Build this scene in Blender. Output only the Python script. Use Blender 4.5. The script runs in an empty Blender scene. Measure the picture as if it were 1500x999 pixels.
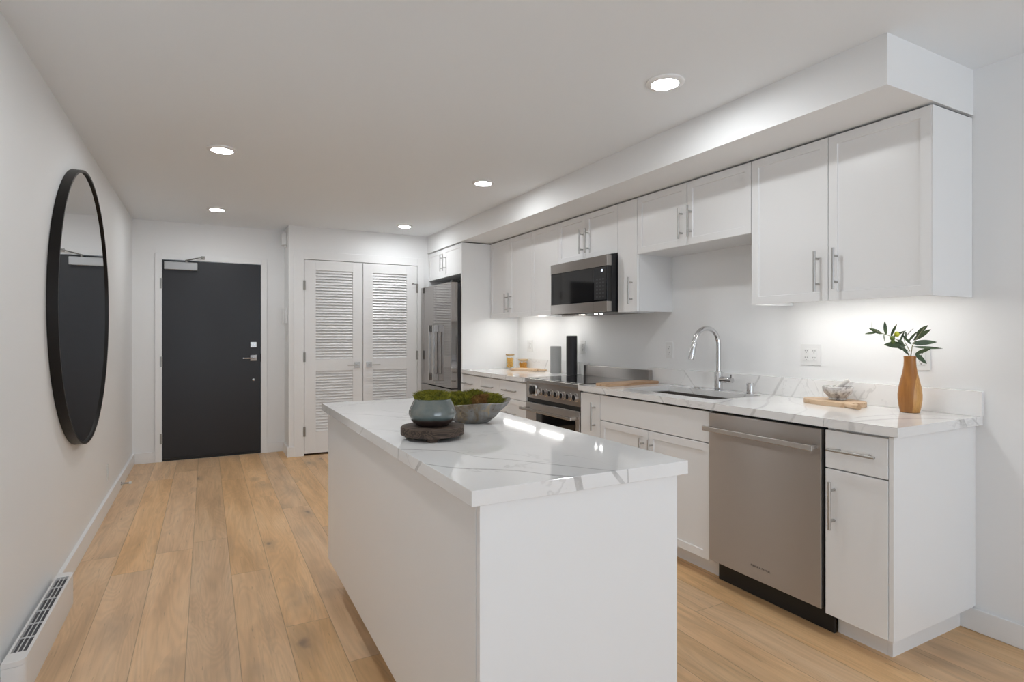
import bpy, bmesh, math, random
from mathutils import Vector, Matrix
random.seed(7)
PI = math.pi
S = bpy.context.scene
C = S.collection

# ------------------------------------------------------------------ camera, world, light, exposure
F_PX, YAW, CAM_Z = 836.0, 0.4918, 1.2589
cam_d = bpy.data.cameras.new('camera')
cam = bpy.data.objects.new('camera', cam_d); C.objects.link(cam)
cam.location = (0, 0, CAM_Z)
cam.rotation_euler = (PI / 2, 0, -YAW)
cam_d.sensor_fit = 'HORIZONTAL'; cam_d.sensor_width = 36.0
cam_d.lens = F_PX / 1500 * 36.0
cam_d.shift_y = -8.65 / 1500
cam_d.clip_start = 0.02; cam_d.clip_end = 200
S.camera = cam

W = bpy.data.worlds.new('world'); S.world = W; W.use_nodes = True
_bg = W.node_tree.nodes['Background']
_bg.inputs[0].default_value = (0.78, 0.88, 1.0, 1); _bg.inputs[1].default_value = 2.3

S.view_settings.view_transform = 'Standard'
S.view_settings.look = 'None'
S.view_settings.gamma = 1.0
S.view_settings.use_curve_mapping = False
S.view_settings.exposure = 0.08

FILL_TILT = 52
FILL_POWER = 36        # added lamp outside the rear window: daylight, aimed up to lift the ceiling
DOWN_E = 152           # recessed lamps
LED_E = 21             # under cabinet bars

al = bpy.data.lights.new('daylight_fill', 'AREA')
al.shape = 'RECTANGLE'; al.size = 3.0; al.size_y = 1.15; al.spread = math.radians(150)
al.energy = FILL_POWER; al.color = (0.80, 0.90, 1.0)
ao = bpy.data.objects.new('daylight_fill', al); C.objects.link(ao)
ao.location = (1.125, -3.75, 0.35); ao.rotation_euler = (PI / 2 + math.radians(FILL_TILT), 0, 0)   # into the room, tilted up as added fill for the ceiling

# ------------------------------------------------------------------ room numbers
XL, XW = -0.635, 2.893
YB, YC, XC = 6.64, 6.264, 0.748
YF = -3.0
ZC = 2.3926
XS, YS, ZS = 2.2475, 1.22, 2.198
XD = 2.272        # base door face
XU = 2.573        # upper door face
ZT = 0.915        # worktop height
TT = 0.036

# ------------------------------------------------------------------ helpers
class MB:
    """collects shapes in world coordinates for ONE mesh"""
    def __init__(s): s.bm = bmesh.new(); s.boxy = False
    def _new(s, verts): return list({e for v in verts for e in v.link_edges})
    def box(s, x0, x1, y0, y1, z0, z1, bev=0.0, seg=2):
        r = bmesh.ops.create_cube(s.bm, size=1.0)
        vs = r['verts']
        for v in vs:
            v.co = Vector(((x0 + x1) / 2 + v.co.x * (x1 - x0), (y0 + y1) / 2 + v.co.y * (y1 - y0), (z0 + z1) / 2 + v.co.z * (z1 - z0)))
        if bev > 0:
            s.boxy = True
            bmesh.ops.bevel(s.bm, geom=s._new(vs), offset=bev, segments=seg, profile=0.5, affect='EDGES')
        return s
    def obox(s, c, size, rot, bev=0.0):
        """box of given size centred at c with a 3x3 rotation"""
        r = bmesh.ops.create_cube(s.bm, size=1.0)
        vs = r['verts']
        for v in vs:
            v.co = Vector(c) + rot @ Vector((v.co.x * size[0], v.co.y * size[1], v.co.z * size[2]))
        if bev > 0:
            s.boxy = True
            bmesh.ops.bevel(s.bm, geom=s._new(vs), offset=bev, segments=2, profile=0.5, affect='EDGES')
        return s
    def tube(s, pts, r, seg=14, caps=True):
        pts = [Vector(p) for p in pts]; n = len(pts)
        rs = r if isinstance(r, (list, tuple)) else [r] * n
        up = None; rings = []
        for i in range(n):
            t = (pts[min(i + 1, n - 1)] - pts[max(i - 1, 0)]).normalized()
            if up is None:
                a = Vector((0, 0, 1)) if abs(t.z) < 0.9 else Vector((1, 0, 0))
                up = (a - t * a.dot(t)).normalized()
            else:
                up = (up - t * up.dot(t)).normalized()
            b = t.cross(up)
            rings.append([s.bm.verts.new(pts[i] + (up * math.cos(2 * PI * k / seg) + b * math.sin(2 * PI * k / seg)) * rs[i]) for k in range(seg)])
        for i in range(n - 1):
            for k in range(seg):
                s.bm.faces.new((rings[i][k], rings[i][(k + 1) % seg], rings[i + 1][(k + 1) % seg], rings[i + 1][k]))
        if caps:
            s.bm.faces.new(rings[0][::-1]); s.bm.faces.new(rings[-1])
        return s
    def cyl(s, a, b, r, seg=28): return s.tube([a, b], r, seg)
    def lathe(s, prof, c, seg=56, close=True, rot=None, squash=None):
        """prof: (radius, height); rings around the z axis through c"""
        rings = []
        for (r, z) in prof:
            ring = []
            for k in range(seg):
                a = 2 * PI * k / seg
                p = Vector((r * math.cos(a), r * math.sin(a), z))
                if squash: p = Vector(squash(p, a))
                if rot: p = rot @ p
                ring.append(s.bm.verts.new(Vector(c) + p))
            rings.append(ring)
        for i in range(len(rings) - 1):
            for k in range(seg):
                s.bm.faces.new((rings[i][k], rings[i][(k + 1) % seg], rings[i + 1][(k + 1) % seg], rings[i + 1][k]))
        if close:
            s.bm.faces.new(rings[0][::-1]); s.bm.faces.new(rings[-1])
        return s
    def prism(s, poly, z0, z1, bev=0.0):
        lo = [s.bm.verts.new((x, y, z0)) for x, y in poly]
        hi = [s.bm.verts.new((x, y, z1)) for x, y in poly]
        n = len(poly)
        s.bm.faces.new(lo[::-1]); top = s.bm.faces.new(hi)
        for i in range(n):
            s.bm.faces.new((lo[i], lo[(i + 1) % n], hi[(i + 1) % n], hi[i]))
        if bev > 0:
            s.boxy = True
            es = [e for e in s._new(lo + hi) if abs(e.verts[0].co.z - e.verts[1].co.z) < 1e-6]
            bmesh.ops.bevel(s.bm, geom=es, offset=bev, segments=3, profile=0.5, affect='EDGES')
        return s
    def quad(s, *ps):
        s.bm.faces.new([s.bm.verts.new(p) for p in ps]); return s
    def shaker(s, xf, y0, y1, z0, z1, stile=0.058, th=0.02, depth=0.007, bev=0.0012):
        """a door leaf whose front faces -x at xf, with a sunk centre panel"""
        r = bmesh.ops.create_cube(s.bm, size=1.0); vs = r['verts']
        for v in vs:
            v.co = Vector((xf + th / 2 + v.co.x * th, (y0 + y1) / 2 + v.co.y * (y1 - y0), (z0 + z1) / 2 + v.co.z * (z1 - z0)))
        fr = [f for f in {f for v in vs for f in v.link_faces} if all(abs(v.co.x - xf) < 1e-6 for v in f.verts)]
        outer = s._new(vs)
        bmesh.ops.inset_individual(s.bm, faces=fr, thickness=stile, depth=0.0)
        f = fr[0]
        bmesh.ops.inset_individual(s.bm, faces=[f], thickness=0.0035, depth=0.0)
        for v in f.verts: v.co.x += depth
        es = [e for e in outer if e.is_valid]
        s.boxy = True
        if bev: bmesh.ops.bevel(s.bm, geom=es, offset=bev, segments=1, profile=0.5, affect='EDGES')
        return s

ROOT = {}
def finish(mb, name, mat, loc, smooth=32):
    bm = mb.bm
    bmesh.ops.recalc_face_normals(bm, faces=bm.faces)
    for v in bm.verts: v.co -= Vector(loc)
    me = bpy.data.meshes.new(name)
    bm.to_mesh(me); bm.free()
    for m in (mat if isinstance(mat, (list, tuple)) else [mat]): me.materials.append(m)
    me.shade_smooth()
    if smooth: me.set_sharp_from_angle(angle=math.radians(min(smooth, 18) if mb.boxy else smooth))
    o = bpy.data.objects.new(name, me); C.objects.link(o)
    return o
def part(name, mb, mat, parent, label=None, smooth=32):
    loc = ROOT[parent.name]
    o = finish(mb, name, mat, loc, smooth); o.parent = parent
    ROOT[o.name] = loc
    if label: o['label'] = label
    return o
def tag(o, label, cat, group=None, kind=None):
    o['label'] = label
    if cat: o['category'] = cat
    if group: o['group'] = group
    if kind: o['kind'] = kind
    return o
def thing(name, label, cat, loc, group=None):
    o = bpy.data.objects.new(name, None); C.objects.link(o); o.location = loc
    o.empty_display_size = 0.05
    ROOT[o.name] = Vector(loc)
    return tag(o, label, cat, group)
def solo(name, mb, mat, label, cat, loc, group=None, smooth=32):
    o = finish(mb, name, mat, loc, smooth); o.location = loc
    ROOT[o.name] = Vector(loc)
    return tag(o, label, cat, group)
def struct(name, mb, mat, loc=(0, 0, 0), smooth=32):
    o = finish(mb, name, mat, loc, smooth); o.location = loc
    ROOT[o.name] = Vector(loc); o['kind'] = 'structure'
    return o
def copy_thing(src, loc, label, group=None):
    def rec(o, parent):
        c = o.copy(); C.objects.link(c)
        if parent: c.parent = parent
        for ch in [x for x in o.children]: rec(ch, c)
        return c
    r = rec(src, None); r.location = loc; r['label'] = label
    if group: r['group'] = group
    return r

# ------------------------------------------------------------------ materials
def mat(name, col, rough=0.5, metal=0.0, spec=0.5, **kw):
    m = bpy.data.materials.new(name); m.use_nodes = True
    b = m.node_tree.nodes['Principled BSDF']
    b.inputs['Base Color'].default_value = (*col, 1)
    b.inputs['Roughness'].default_value = rough
    b.inputs['Metallic'].default_value = metal
    b.inputs['Specular IOR Level'].default_value = spec
    for k, v in kw.items(): b.inputs[k].default_value = v
    return m
class NT:
    def __init__(s, m): s.t = m.node_tree; s.b = s.t.nodes['Principled BSDF']
    def n(s, typ, **props):
        nd = s.t.nodes.new(typ)
        for k, v in props.items(): setattr(nd, k, v)
        return nd
    def l(s, a, b): s.t.links.new(a, b)
    def val(s, x, sock):
        if isinstance(x, (int, float)): sock.default_value = x
        else: s.l(x, sock)
    def math(s, op, a, b=None, c=None, clamp=False):
        nd = s.n('ShaderNodeMath', operation=op, use_clamp=clamp)
        s.val(a, nd.inputs[0])
        if b is not None: s.val(b, nd.inputs[1])
        if c is not None: s.val(c, nd.inputs[2])
        return nd.outputs[0]
    def pos(s):
        g = s.n('ShaderNodeNewGeometry')
        x = s.n('ShaderNodeSeparateXYZ'); s.l(g.outputs['Position'], x.inputs[0])
        return g.outputs['Position'], x.outputs[0], x.outputs[1], x.outputs[2]
    def obj(s): return s.n('ShaderNodeTexCoord').outputs['Object']
    def comb(s, x, y, z):
        nd = s.n('ShaderNodeCombineXYZ')
        for v, k in zip((x, y, z), nd.inputs): s.val(v, k)
        return nd.outputs[0]
    def noise(s, vec, scale, detail=4.0, rough=0.5, dist=0.0, out=0):
        nd = s.n('ShaderNodeTexNoise')
        s.l(vec, nd.inputs['Vector'])
        nd.inputs['Scale'].default_value = scale; nd.inputs['Detail'].default_value = detail
        nd.inputs['Roughness'].default_value = rough; nd.inputs['Distortion'].default_value = dist
        return nd.outputs[out]
    def mapv(s, vec, scale=(1, 1, 1), loc=(0, 0, 0), rot=(0, 0, 0)):
        nd = s.n('ShaderNodeMapping'); s.l(vec, nd.inputs[0])
        nd.inputs['Location'].default_value = loc; nd.inputs['Scale'].default_value = scale; nd.inputs['Rotation'].default_value = rot
        return nd.outputs[0]
    def ramp(s, fac, stops):
        nd = s.n('ShaderNodeValToRGB'); s.val(fac, nd.inputs[0])
        el = nd.color_ramp.elements
        while len(el) < len(stops): el.new(0.5)
        for e, (p, c) in zip(el, stops):
            e.position = p; e.color = (*c, 1) if not isinstance(c, (int, float)) else (c, c, c, 1)
        return nd.outputs[0]
    def mix(s, fac, a, b, blend='MIX'):
        nd = s.n('ShaderNodeMix', data_type='RGBA', blend_type=blend)
        s.val(fac, nd.inputs[0])
        for v, k in ((a, nd.inputs[6]), (b, nd.inputs[7])):
            if isinstance(v, tuple): k.default_value = (*v, 1)
            else: s.l(v, k)
        return nd.outputs[2]
    def smooth(s, x, lo, hi):
        nd = s.n('ShaderNodeMapRange', interpolation_type='SMOOTHSTEP')
        s.val(x, nd.inputs[0]); nd.inputs[1].default_value = lo; nd.inputs[2].default_value = hi
        return nd.outputs[0]
    def bump(s, h, strength=0.2, dist=0.002):
        nd = s.n('ShaderNodeBump'); nd.inputs['Strength'].default_value = strength; nd.inputs['Distance'].default_value = dist
        s.l(h, nd.inputs['Height']); s.l(nd.outputs[0], s.b.inputs['Normal'])
    def color(s, c): s.l(c, s.b.inputs['Base Color'])
    def rough(s, r): s.val(r, s.b.inputs['Roughness'])

def paint(name, col, rough, tex=0.03):
    m = mat(name, col, rough); t = NT(m)
    p, x, y, z = t.pos()
    n = t.noise(p, 260, 3)
    t.bump(n, tex, 0.001)
    big = t.noise(p, 1.2, 2)
    t.rough(t.math('MULTIPLY_ADD', big, 0.08, rough - 0.04))
    return m
M = {}
M['wall'] = paint('wall_paint', (0.90, 0.902, 0.90), 0.55)
M['ceil'] = paint('ceiling_paint', (0.895, 0.925, 0.95), 0.75)
M['trim'] = paint('trim_paint', (0.90, 0.90, 0.897), 0.32, 0.01)
M['cab'] = paint('cabinet_lacquer', (0.90, 0.90, 0.897), 0.30, 0.006)
M['cabbox'] = paint('cabinet_melamine', (0.80, 0.80, 0.80), 0.4, 0.006)
M['gap'] = mat('gap_shade_black', (0.02, 0.02, 0.02), 0.8)  # near-black colour standing in for shade in gaps
M['plastic'] = mat('white_plastic', (0.83, 0.83, 0.82), 0.35)
M['plasticgrey'] = mat('grey_slots', (0.12, 0.12, 0.12), 0.5)
M['nickel'] = mat('brushed_nickel', (0.50, 0.49, 0.475), 0.32, 1.0)
M['chrome'] = mat('chrome', (0.66, 0.66, 0.67), 0.06, 1.0)
M['blackdoor'] = paint('black_door_paint', (0.014, 0.014, 0.017), 0.38, 0.02)
M['black'] = mat('matt_black', (0.008, 0.008, 0.008), 0.5)
M['blackglass'] = mat('black_glass', (0.006, 0.006, 0.007), 0.04, 0.0, 0.6)
M['blackplastic'] = mat('black_plastic', (0.010, 0.010, 0.012), 0.3)
M['mframe'] = mat('mirror_frame_metal', (0.016, 0.014, 0.013), 0.42, 0.6)
M['mirror'] = mat('mirror_silver', (0.80, 0.80, 0.80), 0.0, 1.0)
M['closer'] = mat('aluminium_paint', (0.46, 0.47, 0.48), 0.4, 0.3)
M['hinge'] = mat('hinge_steel', (0.34, 0.33, 0.31), 0.35, 0.9)

def steel(name, col, rough, aniso=0.75, vertical=True):
    m = mat(name, col, rough, 1.0); t = NT(m)
    p, x, y, z = t.pos()
    tg = t.n('ShaderNodeTangent', direction_type='RADIAL', axis='Z')
    t.l(tg.outputs[0], t.b.inputs['Tangent'])
    t.b.inputs['Anisotropic'].default_value = aniso
    t.b.inputs['Anisotropic Rotation'].default_value = 0.25
    return m
M['steel'] = steel('brushed_steel', (0.50, 0.475, 0.455), 0.36, 1.0)
M['steelfridge'] = steel('fridge_steel', (0.38, 0.36, 0.345), 0.085, 0.3)
M['steelbar'] = mat('satin_steel', (0.55, 0.53, 0.51), 0.25, 1.0)
M['steelsink'] = mat('sink_steel', (0.40, 0.37, 0.35), 0.33, 1.0)

def emis(name, col, strength):
    m = mat(name, (0.9, 0.9, 0.9), 0.4); b = m.node_tree.nodes['Principled BSDF']
    b.inputs['Emission Color'].default_value = (*col, 1); b.inputs['Emission Strength'].default_value = strength
    return m
M['lamp'] = emis('downlight_diffuser', (0.945, 0.977, 1.0), DOWN_E)
M['led'] = emis('led_diffuser', (1.0, 0.985, 0.95), LED_E)
M['hoodlamp'] = emis('hood_lamp', (1.0, 0.97, 0.93), 30.0)
M['digit'] = emis('clock_digits', (0.75, 0.85, 1.0), 1.1)

# oak planks: boards 185 mm wide along the room, random lengths
def floor_mat():
    m = mat('oak_planks', (0.4, 0.27, 0.17), 0.42); t = NT(m)
    p, x, y, z = t.pos()
    w, L = 0.185, 2.2
    u = t.math('DIVIDE', t.math('ADD', x, 0.07 + w * 20), w)
    row = t.math('FLOOR', u); fu = t.math('FRACT', u)
    wn = t.n('ShaderNodeTexWhiteNoise', noise_dimensions='1D'); t.l(row, wn.inputs['W'])
    v = t.math('ADD', t.math('DIVIDE', t.math('ADD', y, 40.0), L), t.math('MULTIPLY', wn.outputs[0], 7.31))
    col = t.math('FLOOR', v); fv = t.math('FRACT', v)
    wn2 = t.n('ShaderNodeTexWhiteNoise', noise_dimensions='2D')
    t.l(t.comb(row, col, 0), wn2.inputs['Vector'])
    rnd = wn2.outputs[0]
    sp = t.n('ShaderNodeSeparateXYZ'); t.l(wn2.outputs[1], sp.inputs[0])
    # grain space is shifted for every board
    gx = t.math('ADD', x, t.math('MULTIPLY', sp.outputs[0], 13.0))
    gy = t.math('ADD', y, t.math('MULTIPLY', sp.outputs[1], 29.0))
    g = t.comb(gx, gy, t.math('MULTIPLY', rnd, 9.0))
    # cathedral figure
    fig = t.noise(t.mapv(g, (5.5, 0.75, 1)), 1.0, 2, 0.5, 0.7)
    rings = t.math('SINE', t.math('MULTIPLY', fig, 120.0))
    fine = t.noise(t.mapv(g, (110, 3.2, 1)), 1.0, 4, 0.6)
    tone = t.noise(t.mapv(g, (9, 1.1, 1)), 1.0, 3, 0.55, 0.4)
    base = t.ramp(tone, [(0.28, (0.60, 0.370, 0.190)), (0.5, (0.76, 0.490, 0.265)), (0.72, (0.83, 0.570, 0.335))])
    base = t.mix(t.math('MULTIPLY_ADD', rings, 0.075, 0.09), base, (0.38, 0.24, 0.14))
    base = t.mix(t.math('MULTIPLY', t.smooth(fine, 0.52, 0.75), 0.20), base, (0.34, 0.22, 0.13))
    # knots: sparse dark smoky patches
    vo = t.n('ShaderNodeTexVoronoi', feature='F1')
    wob = t.noise(g, 9.0, 3, 0.5, 0, 1)
    vm = t.n('ShaderNodeVectorMath', operation='MULTIPLY_ADD'); t.l(wob, vm.inputs[0])
    vm.inputs[1].default_value = (0.16, 0.30, 0); t.l(t.mapv(g, (5.0, 2.1, 1)), vm.inputs[2])
    t.l(vm.outputs[0], vo.inputs['Vector']); vo.inputs['Scale'].default_value = 1.0
    spc = t.n('ShaderNodeSeparateColor'); t.l(vo.outputs['Color'], spc.inputs[0])
    on = t.smooth(spc.outputs[0], 0.28, 0.36)
    size = t.math('MULTIPLY_ADD', spc.outputs[1], 0.13, 0.05)
    rel = t.math('DIVIDE', vo.outputs['Distance'], size)
    core = t.math('MULTIPLY', t.math('SUBTRACT', 1.0, t.smooth(rel, 0.15, 1.0)), on)
    halo = t.math('MULTIPLY', t.math('SUBTRACT', 1.0, t.smooth(rel, 0.4, 3.4)), on)
    base = t.mix(t.math('MULTIPLY', halo, 0.40), base, (0.36, 0.25, 0.165))
    base = t.mix(t.math('MULTIPLY', core, 0.72), base, (0.20, 0.145, 0.105))
    # smoky streaks along the grain
    st = t.noise(t.mapv(g, (26, 1.3, 1), (3, 5, 2)), 1.0, 5, 0.65, 0.5)
    base = t.mix(t.math('MULTIPLY', t.smooth(st, 0.54, 0.72), 0.34), base, (0.37, 0.245, 0.150))
    # short dark checks
    ck = t.noise(t.mapv(g, (95, 9, 1), (1, 7, 3)), 1.0, 2, 0.5)
    base = t.mix(t.math('MULTIPLY', t.smooth(ck, 0.68, 0.76), 0.35), base, (0.20, 0.13, 0.08))
    # board to board tone
    hsv = t.n('ShaderNodeHueSaturation'); t.l(base, hsv.inputs['Color'])
    t.l(t.math('MULTIPLY_ADD', rnd, 0.18, 0.95), hsv.inputs['Value'])
    t.l(t.math('MULTIPLY_ADD', sp.outputs[2], 0.16, 0.92), hsv.inputs['Saturation'])
    base = hsv.outputs[0]
    # joints
    eu = t.math('MULTIPLY', t.math('MINIMUM', fu, t.math('SUBTRACT', 1.0, fu)), w)
    ev = t.math('MULTIPLY', t.math('MINIMUM', fv, t.math('SUBTRACT', 1.0, fv)), L)
    e = t.math('MINIMUM', eu, ev)
    j = t.math('SUBTRACT', 1.0, t.smooth(e, 0.0006, 0.0024))
    base = t.mix(t.math('MULTIPLY', j, 0.42), base, (0.10, 0.06, 0.035))
    t.color(base)
    t.rough(t.math('MULTIPLY_ADD', fine, 0.16, 0.40))
    h = t.math('ADD', t.math('MULTIPLY', j, -1.0), t.math('MULTIPLY', fine, 0.12))
    t.bump(h, 0.25, 0.002)
    return m
M['floor'] = floor_mat()

# white quartz; veins are sheets that run through the slab, so they show on top and edges alike
def vein(t, a, b, fac_noise, pts, wid, soft, tilt=0.0, zc=0.915, z=None, amp=0.03, lo=None, hi=None, flip=False):
    fc = t.n('ShaderNodeFloatCurve'); cu = fc.mapping.curves[0]
    x0, x1 = pts[0][0], pts[-1][0]
    y0 = min(p[1] for p in pts); y1 = max(p[1] for p in pts); dy = max(y1 - y0, 1e-4)
    while len(cu.points) < len(pts): cu.points.new(0.5, 0.5)
    for q, p in zip(cu.points, pts):
        q.location = ((p[0] - x0) / (x1 - x0), (p[1] - y0) / dy)
    fc.mapping.update()
    u = t.math('DIVIDE', t.math('SUBTRACT', a, x0), x1 - x0, clamp=True)
    t.l(u, fc.inputs['Value'])
    yc = t.math('MULTIPLY_ADD', fc.outputs[0], dy, y0)
    d = t.math('SUBTRACT', b, yc)
    d = t.math('ADD', d, t.math('MULTIPLY', t.math('SUBTRACT', fac_noise, 0.5), amp))
    if tilt: d = t.math('ADD', d, t.math('MULTIPLY', t.math('SUBTRACT', zc, z), tilt))
    k = t.math('SUBTRACT', 1.0, t.smooth(t.math('ABSOLUTE', d), wid, wid + soft))
    r = t.math('SUBTRACT', a, x0 - 0.02)
    k = t.math('MULTIPLY', k, t.smooth(a, x0 - 0.03, x0)) if lo is None else t.math('MULTIPLY', k, t.smooth(a, lo - 0.05, lo))
    k = t.math('MULTIPLY', k, t.math('SUBTRACT', 1.0, t.smooth(a, x1, x1 + 0.03))) if hi is None else k
    return k
def quartz(name, veins, extra=0.35, seed=0.0, edges=()):
    m = mat(name, (0.80, 0.79, 0.775), 0.10); t = NT(m)
    p, x, y, z = t.pos()
    ps = t.mapv(p, (1, 1, 1), (seed, seed * 1.7, 0))
    n1 = t.noise(ps, 9, 4, 0.6); n2 = t.noise(ps, 30, 3, 0.6)
    cloud = t.noise(ps, 3.0, 4, 0.55)
    base = t.ramp(cloud, [(0.3, (0.86, 0.85, 0.838)), (0.6, (0.92, 0.915, 0.905))])
    # faint random veining
    f = t.noise(t.mapv(ps, (1.3, 2.2, 2.2)), 1.6, 5, 0.55, 0.6)
    th = t.math('SUBTRACT', 1.0, t.smooth(t.math('ABSOLUTE', t.math('SUBTRACT', f, 0.5)), 0.002, 0.010))
    msk = t.smooth(t.noise(ps, 2.3, 2), 0.45, 0.62)
    base = t.mix(t.math('MULTIPLY', t.math('MULTIPLY', th, msk), extra), base, (0.44, 0.43, 0.42))
    tot = None
    for v in veins:
        k = vein(t, x if not v.get('swap') else y, y if not v.get('swap') else x, n1, v['pts'], v['w'], v['s'], v.get('tilt', 0.0), 0.915, z, v.get('amp', 0.03))
        k = t.math('MULTIPLY', k, v.get('str', 0.75))
        tot = k if tot is None else t.math('MAXIMUM', tot, k)
    if edges:
        top_only = t.math('MULTIPLY', t.math('GREATER_THAN', y, 1.1512), t.math('GREATER_THAN', x, 0.5163))
        tot = t.math('MULTIPLY', tot, top_only)
    # where a sheet of vein is cut obliquely by the slab's side it shows as a broad grey patch there
    for (axis, c0, wd, tilt, side, st) in edges:
        a = x if axis == 'x' else y
        d = t.math('SUBTRACT', t.math('ADD', a, t.math('MULTIPLY', t.math('SUBTRACT', z, 0.915), tilt if axis == 'x' else tilt)), c0)
        d = t.math('ADD', d, t.math('MULTIPLY', t.math('SUBTRACT', n2, 0.5), 0.008))
        k = t.math('SUBTRACT', 1.0, t.smooth(t.math('ABSOLUTE', d), wd, wd + 0.0025))
        m_ = t.math('LESS_THAN', x, 0.5163) if side == 'left' else t.math('LESS_THAN', y, {'near': 1.1512, 'end': 1.1866}[side])
        k = t.math('MULTIPLY', t.math('MULTIPLY', k, m_), st)
        tot = k if tot is None else t.math('MAXIMUM', tot, k)
    if tot is not None:
        tot = t.math('MULTIPLY', tot, t.math('MULTIPLY_ADD', t.smooth(n2, 0.3, 0.7), 0.5, 0.55))
        base = t.mix(tot, base, (0.30, 0.29, 0.28))
    t.color(base)
    t.rough(t.math('MULTIPLY_ADD', n1, 0.03, 0.035))
    return m
M['quartz_island'] = quartz('quartz_island', [
    dict(pts=[(0.517, 1.675), (0.589, 1.624), (0.64, 1.577), (0.675, 1.469), (0.739, 1.389), (0.817, 1.281), (0.915, 1.145)], w=0.0022, s=0.006, tilt=-0.9, amp=0.02, str=0.62),
    dict(pts=[(0.512, 1.462), (0.547, 1.40), (0.613, 1.334), (0.691, 1.276), (0.75, 1.188), (0.795, 1.145)], w=0.003, s=0.007, tilt=1.2, amp=0.02, str=0.7),
    dict(pts=[(0.915, 1.36), (0.935, 1.30), (0.940, 1.25), (0.952, 1.145)], w=0.001, s=0.004, amp=0.02, str=0.5),
    dict(pts=[(0.517, 2.56), (0.618, 2.465), (0.733, 2.30), (0.95, 2.05)], w=0.002, s=0.008, amp=0.03, str=0.4),
    dict(pts=[(0.70, 2.60), (0.786, 2.436), (1.0, 2.25)], w=0.002, s=0.008, amp=0.03, str=0.35),
    dict(pts=[(0.51, 2.13), (0.62, 2.00), (0.80, 1.90)], w=0.001, s=0.006, amp=0.03, str=0.25),
], 0.30, 0.0, [('x', 0.797, 0.0095, 0.22, 'near', 0.62), ('x', 0.907, 0.0065, 0.85, 'near', 0.60), ('x', 0.953, 0.0010, 0.06, 'near', 0.60),
   ('y', 1.488, 0.009, 1.3, 'left', 0.50), ('y', 1.694, 0.004, 0.15, 'left', 0.45), ('y', 2.135, 0.006, 1.6, 'left', 0.25)])
M['quartz'] = quartz('quartz_wall_run', [
    dict(pts=[(2.24, 2.04), (2.45, 2.12), (2.7, 2.25), (2.80, 2.30), (2.9, 2.36)], w=0.003, s=0.008, tilt=-0.7, amp=0.03, str=0.40),
    dict(pts=[(2.24, 1.80), (2.45, 1.90), (2.7, 2.08), (2.9, 2.20)], w=0.004, s=0.009, tilt=-0.6, amp=0.03, str=0.40),
    dict(pts=[(2.24, 1.60), (2.5, 1.72), (2.7, 1.95), (2.9, 2.08)], w=0.002, s=0.007, tilt=-0.6, amp=0.03, str=0.29),
    dict(pts=[(2.24, 2.44), (2.40, 2.50), (2.60, 2.62), (2.9, 2.80)], w=0.002, s=0.007, tilt=0.9, amp=0.03, str=0.36),
    dict(pts=[(2.24, 2.96), (2.35, 3.04), (2.6, 3.18)], w=0.002, s=0.008, tilt=0.9, amp=0.03, str=0.36),
    dict(pts=[(2.24, 1.36), (2.50, 1.32), (2.70, 1.20), (2.74, 1.12)], w=0.006, s=0.012, amp=0.05, str=0.36),
    dict(pts=[(2.40, 1.42), (2.70, 1.36), (2.82, 1.22), (2.86, 1.10)], w=0.003, s=0.008, amp=0.04, str=0.32),
    dict(pts=[(2.24, 4.30), (2.60, 4.55), (2.9, 4.72)], w=0.004, s=0.010, tilt=-0.6, amp=0.04, str=0.36),
    dict(pts=[(2.24, 4.02), (2.60, 4.00), (2.9, 4.06)], w=0.004, s=0.008, tilt=-0.5, amp=0.04, str=0.36),
], 0.28, 5.3, [('x', 2.715, 0.020, 0.8, 'end', 0.55), ('x', 2.800, 0.007, 1.7, 'end', 0.5)])

def wood(name, c0, c1, c2, along='y', ringk=45, rough=0.5, sc=1.0):
    m = mat(name, c1, rough); t = NT(m)
    o = t.obj()
    s = {'y': (14, 1.6, 14), 'x': (1.6, 14, 14), 'z': (14, 14, 1.6)}[along]
    s = tuple(k * sc for k in s)
    f = t.noise(t.mapv(o, s), 1.0, 3, 0.5, 0.6)
    r = t.math('MULTIPLY_ADD', t.math('SINE', t.math('MULTIPLY', f, ringk)), 0.5, 0.5)
    fine = t.noise(t.mapv(o, tuple(k * 9 for k in s)), 1.0, 3, 0.6)
    k = t.math('ADD', t.math('MULTIPLY', r, 0.6), t.math('MULTIPLY', fine, 0.4))
    t.color(t.ramp(k, [(0.15, c0), (0.5, c1), (0.85, c2)]))
    t.bump(fine, 0.15, 0.001)
    return m
M['board'] = wood('pale_board_wood', (0.50, 0.33, 0.20), (0.62, 0.43, 0.27), (0.70, 0.52, 0.35), 'y', 30, 0.45)
M['boardx'] = wood('oak_board_wood', (0.42, 0.25, 0.14), (0.54, 0.34, 0.20), (0.62, 0.42, 0.26), 'x', 30, 0.45)
def vasewood():
    m = wood('vase_wood', (0.30, 0.115, 0.022), (0.40, 0.165, 0.034), (0.46, 0.205, 0.048), 'z', 9, 0.33, 1.3); t = NT(m)
    old = t.b.inputs['Base Color'].links[0].from_socket
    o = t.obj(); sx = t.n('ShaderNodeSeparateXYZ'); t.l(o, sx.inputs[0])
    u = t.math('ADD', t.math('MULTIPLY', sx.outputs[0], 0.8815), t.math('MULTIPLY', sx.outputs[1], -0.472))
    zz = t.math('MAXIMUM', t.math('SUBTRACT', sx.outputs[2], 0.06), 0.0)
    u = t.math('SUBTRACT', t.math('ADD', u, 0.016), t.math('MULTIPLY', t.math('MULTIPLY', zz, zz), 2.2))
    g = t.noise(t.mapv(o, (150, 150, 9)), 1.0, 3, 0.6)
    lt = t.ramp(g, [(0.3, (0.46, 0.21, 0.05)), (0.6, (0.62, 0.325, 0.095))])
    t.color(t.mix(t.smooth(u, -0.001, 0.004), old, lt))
    return m
M['vasewood'] = vasewood()
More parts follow.
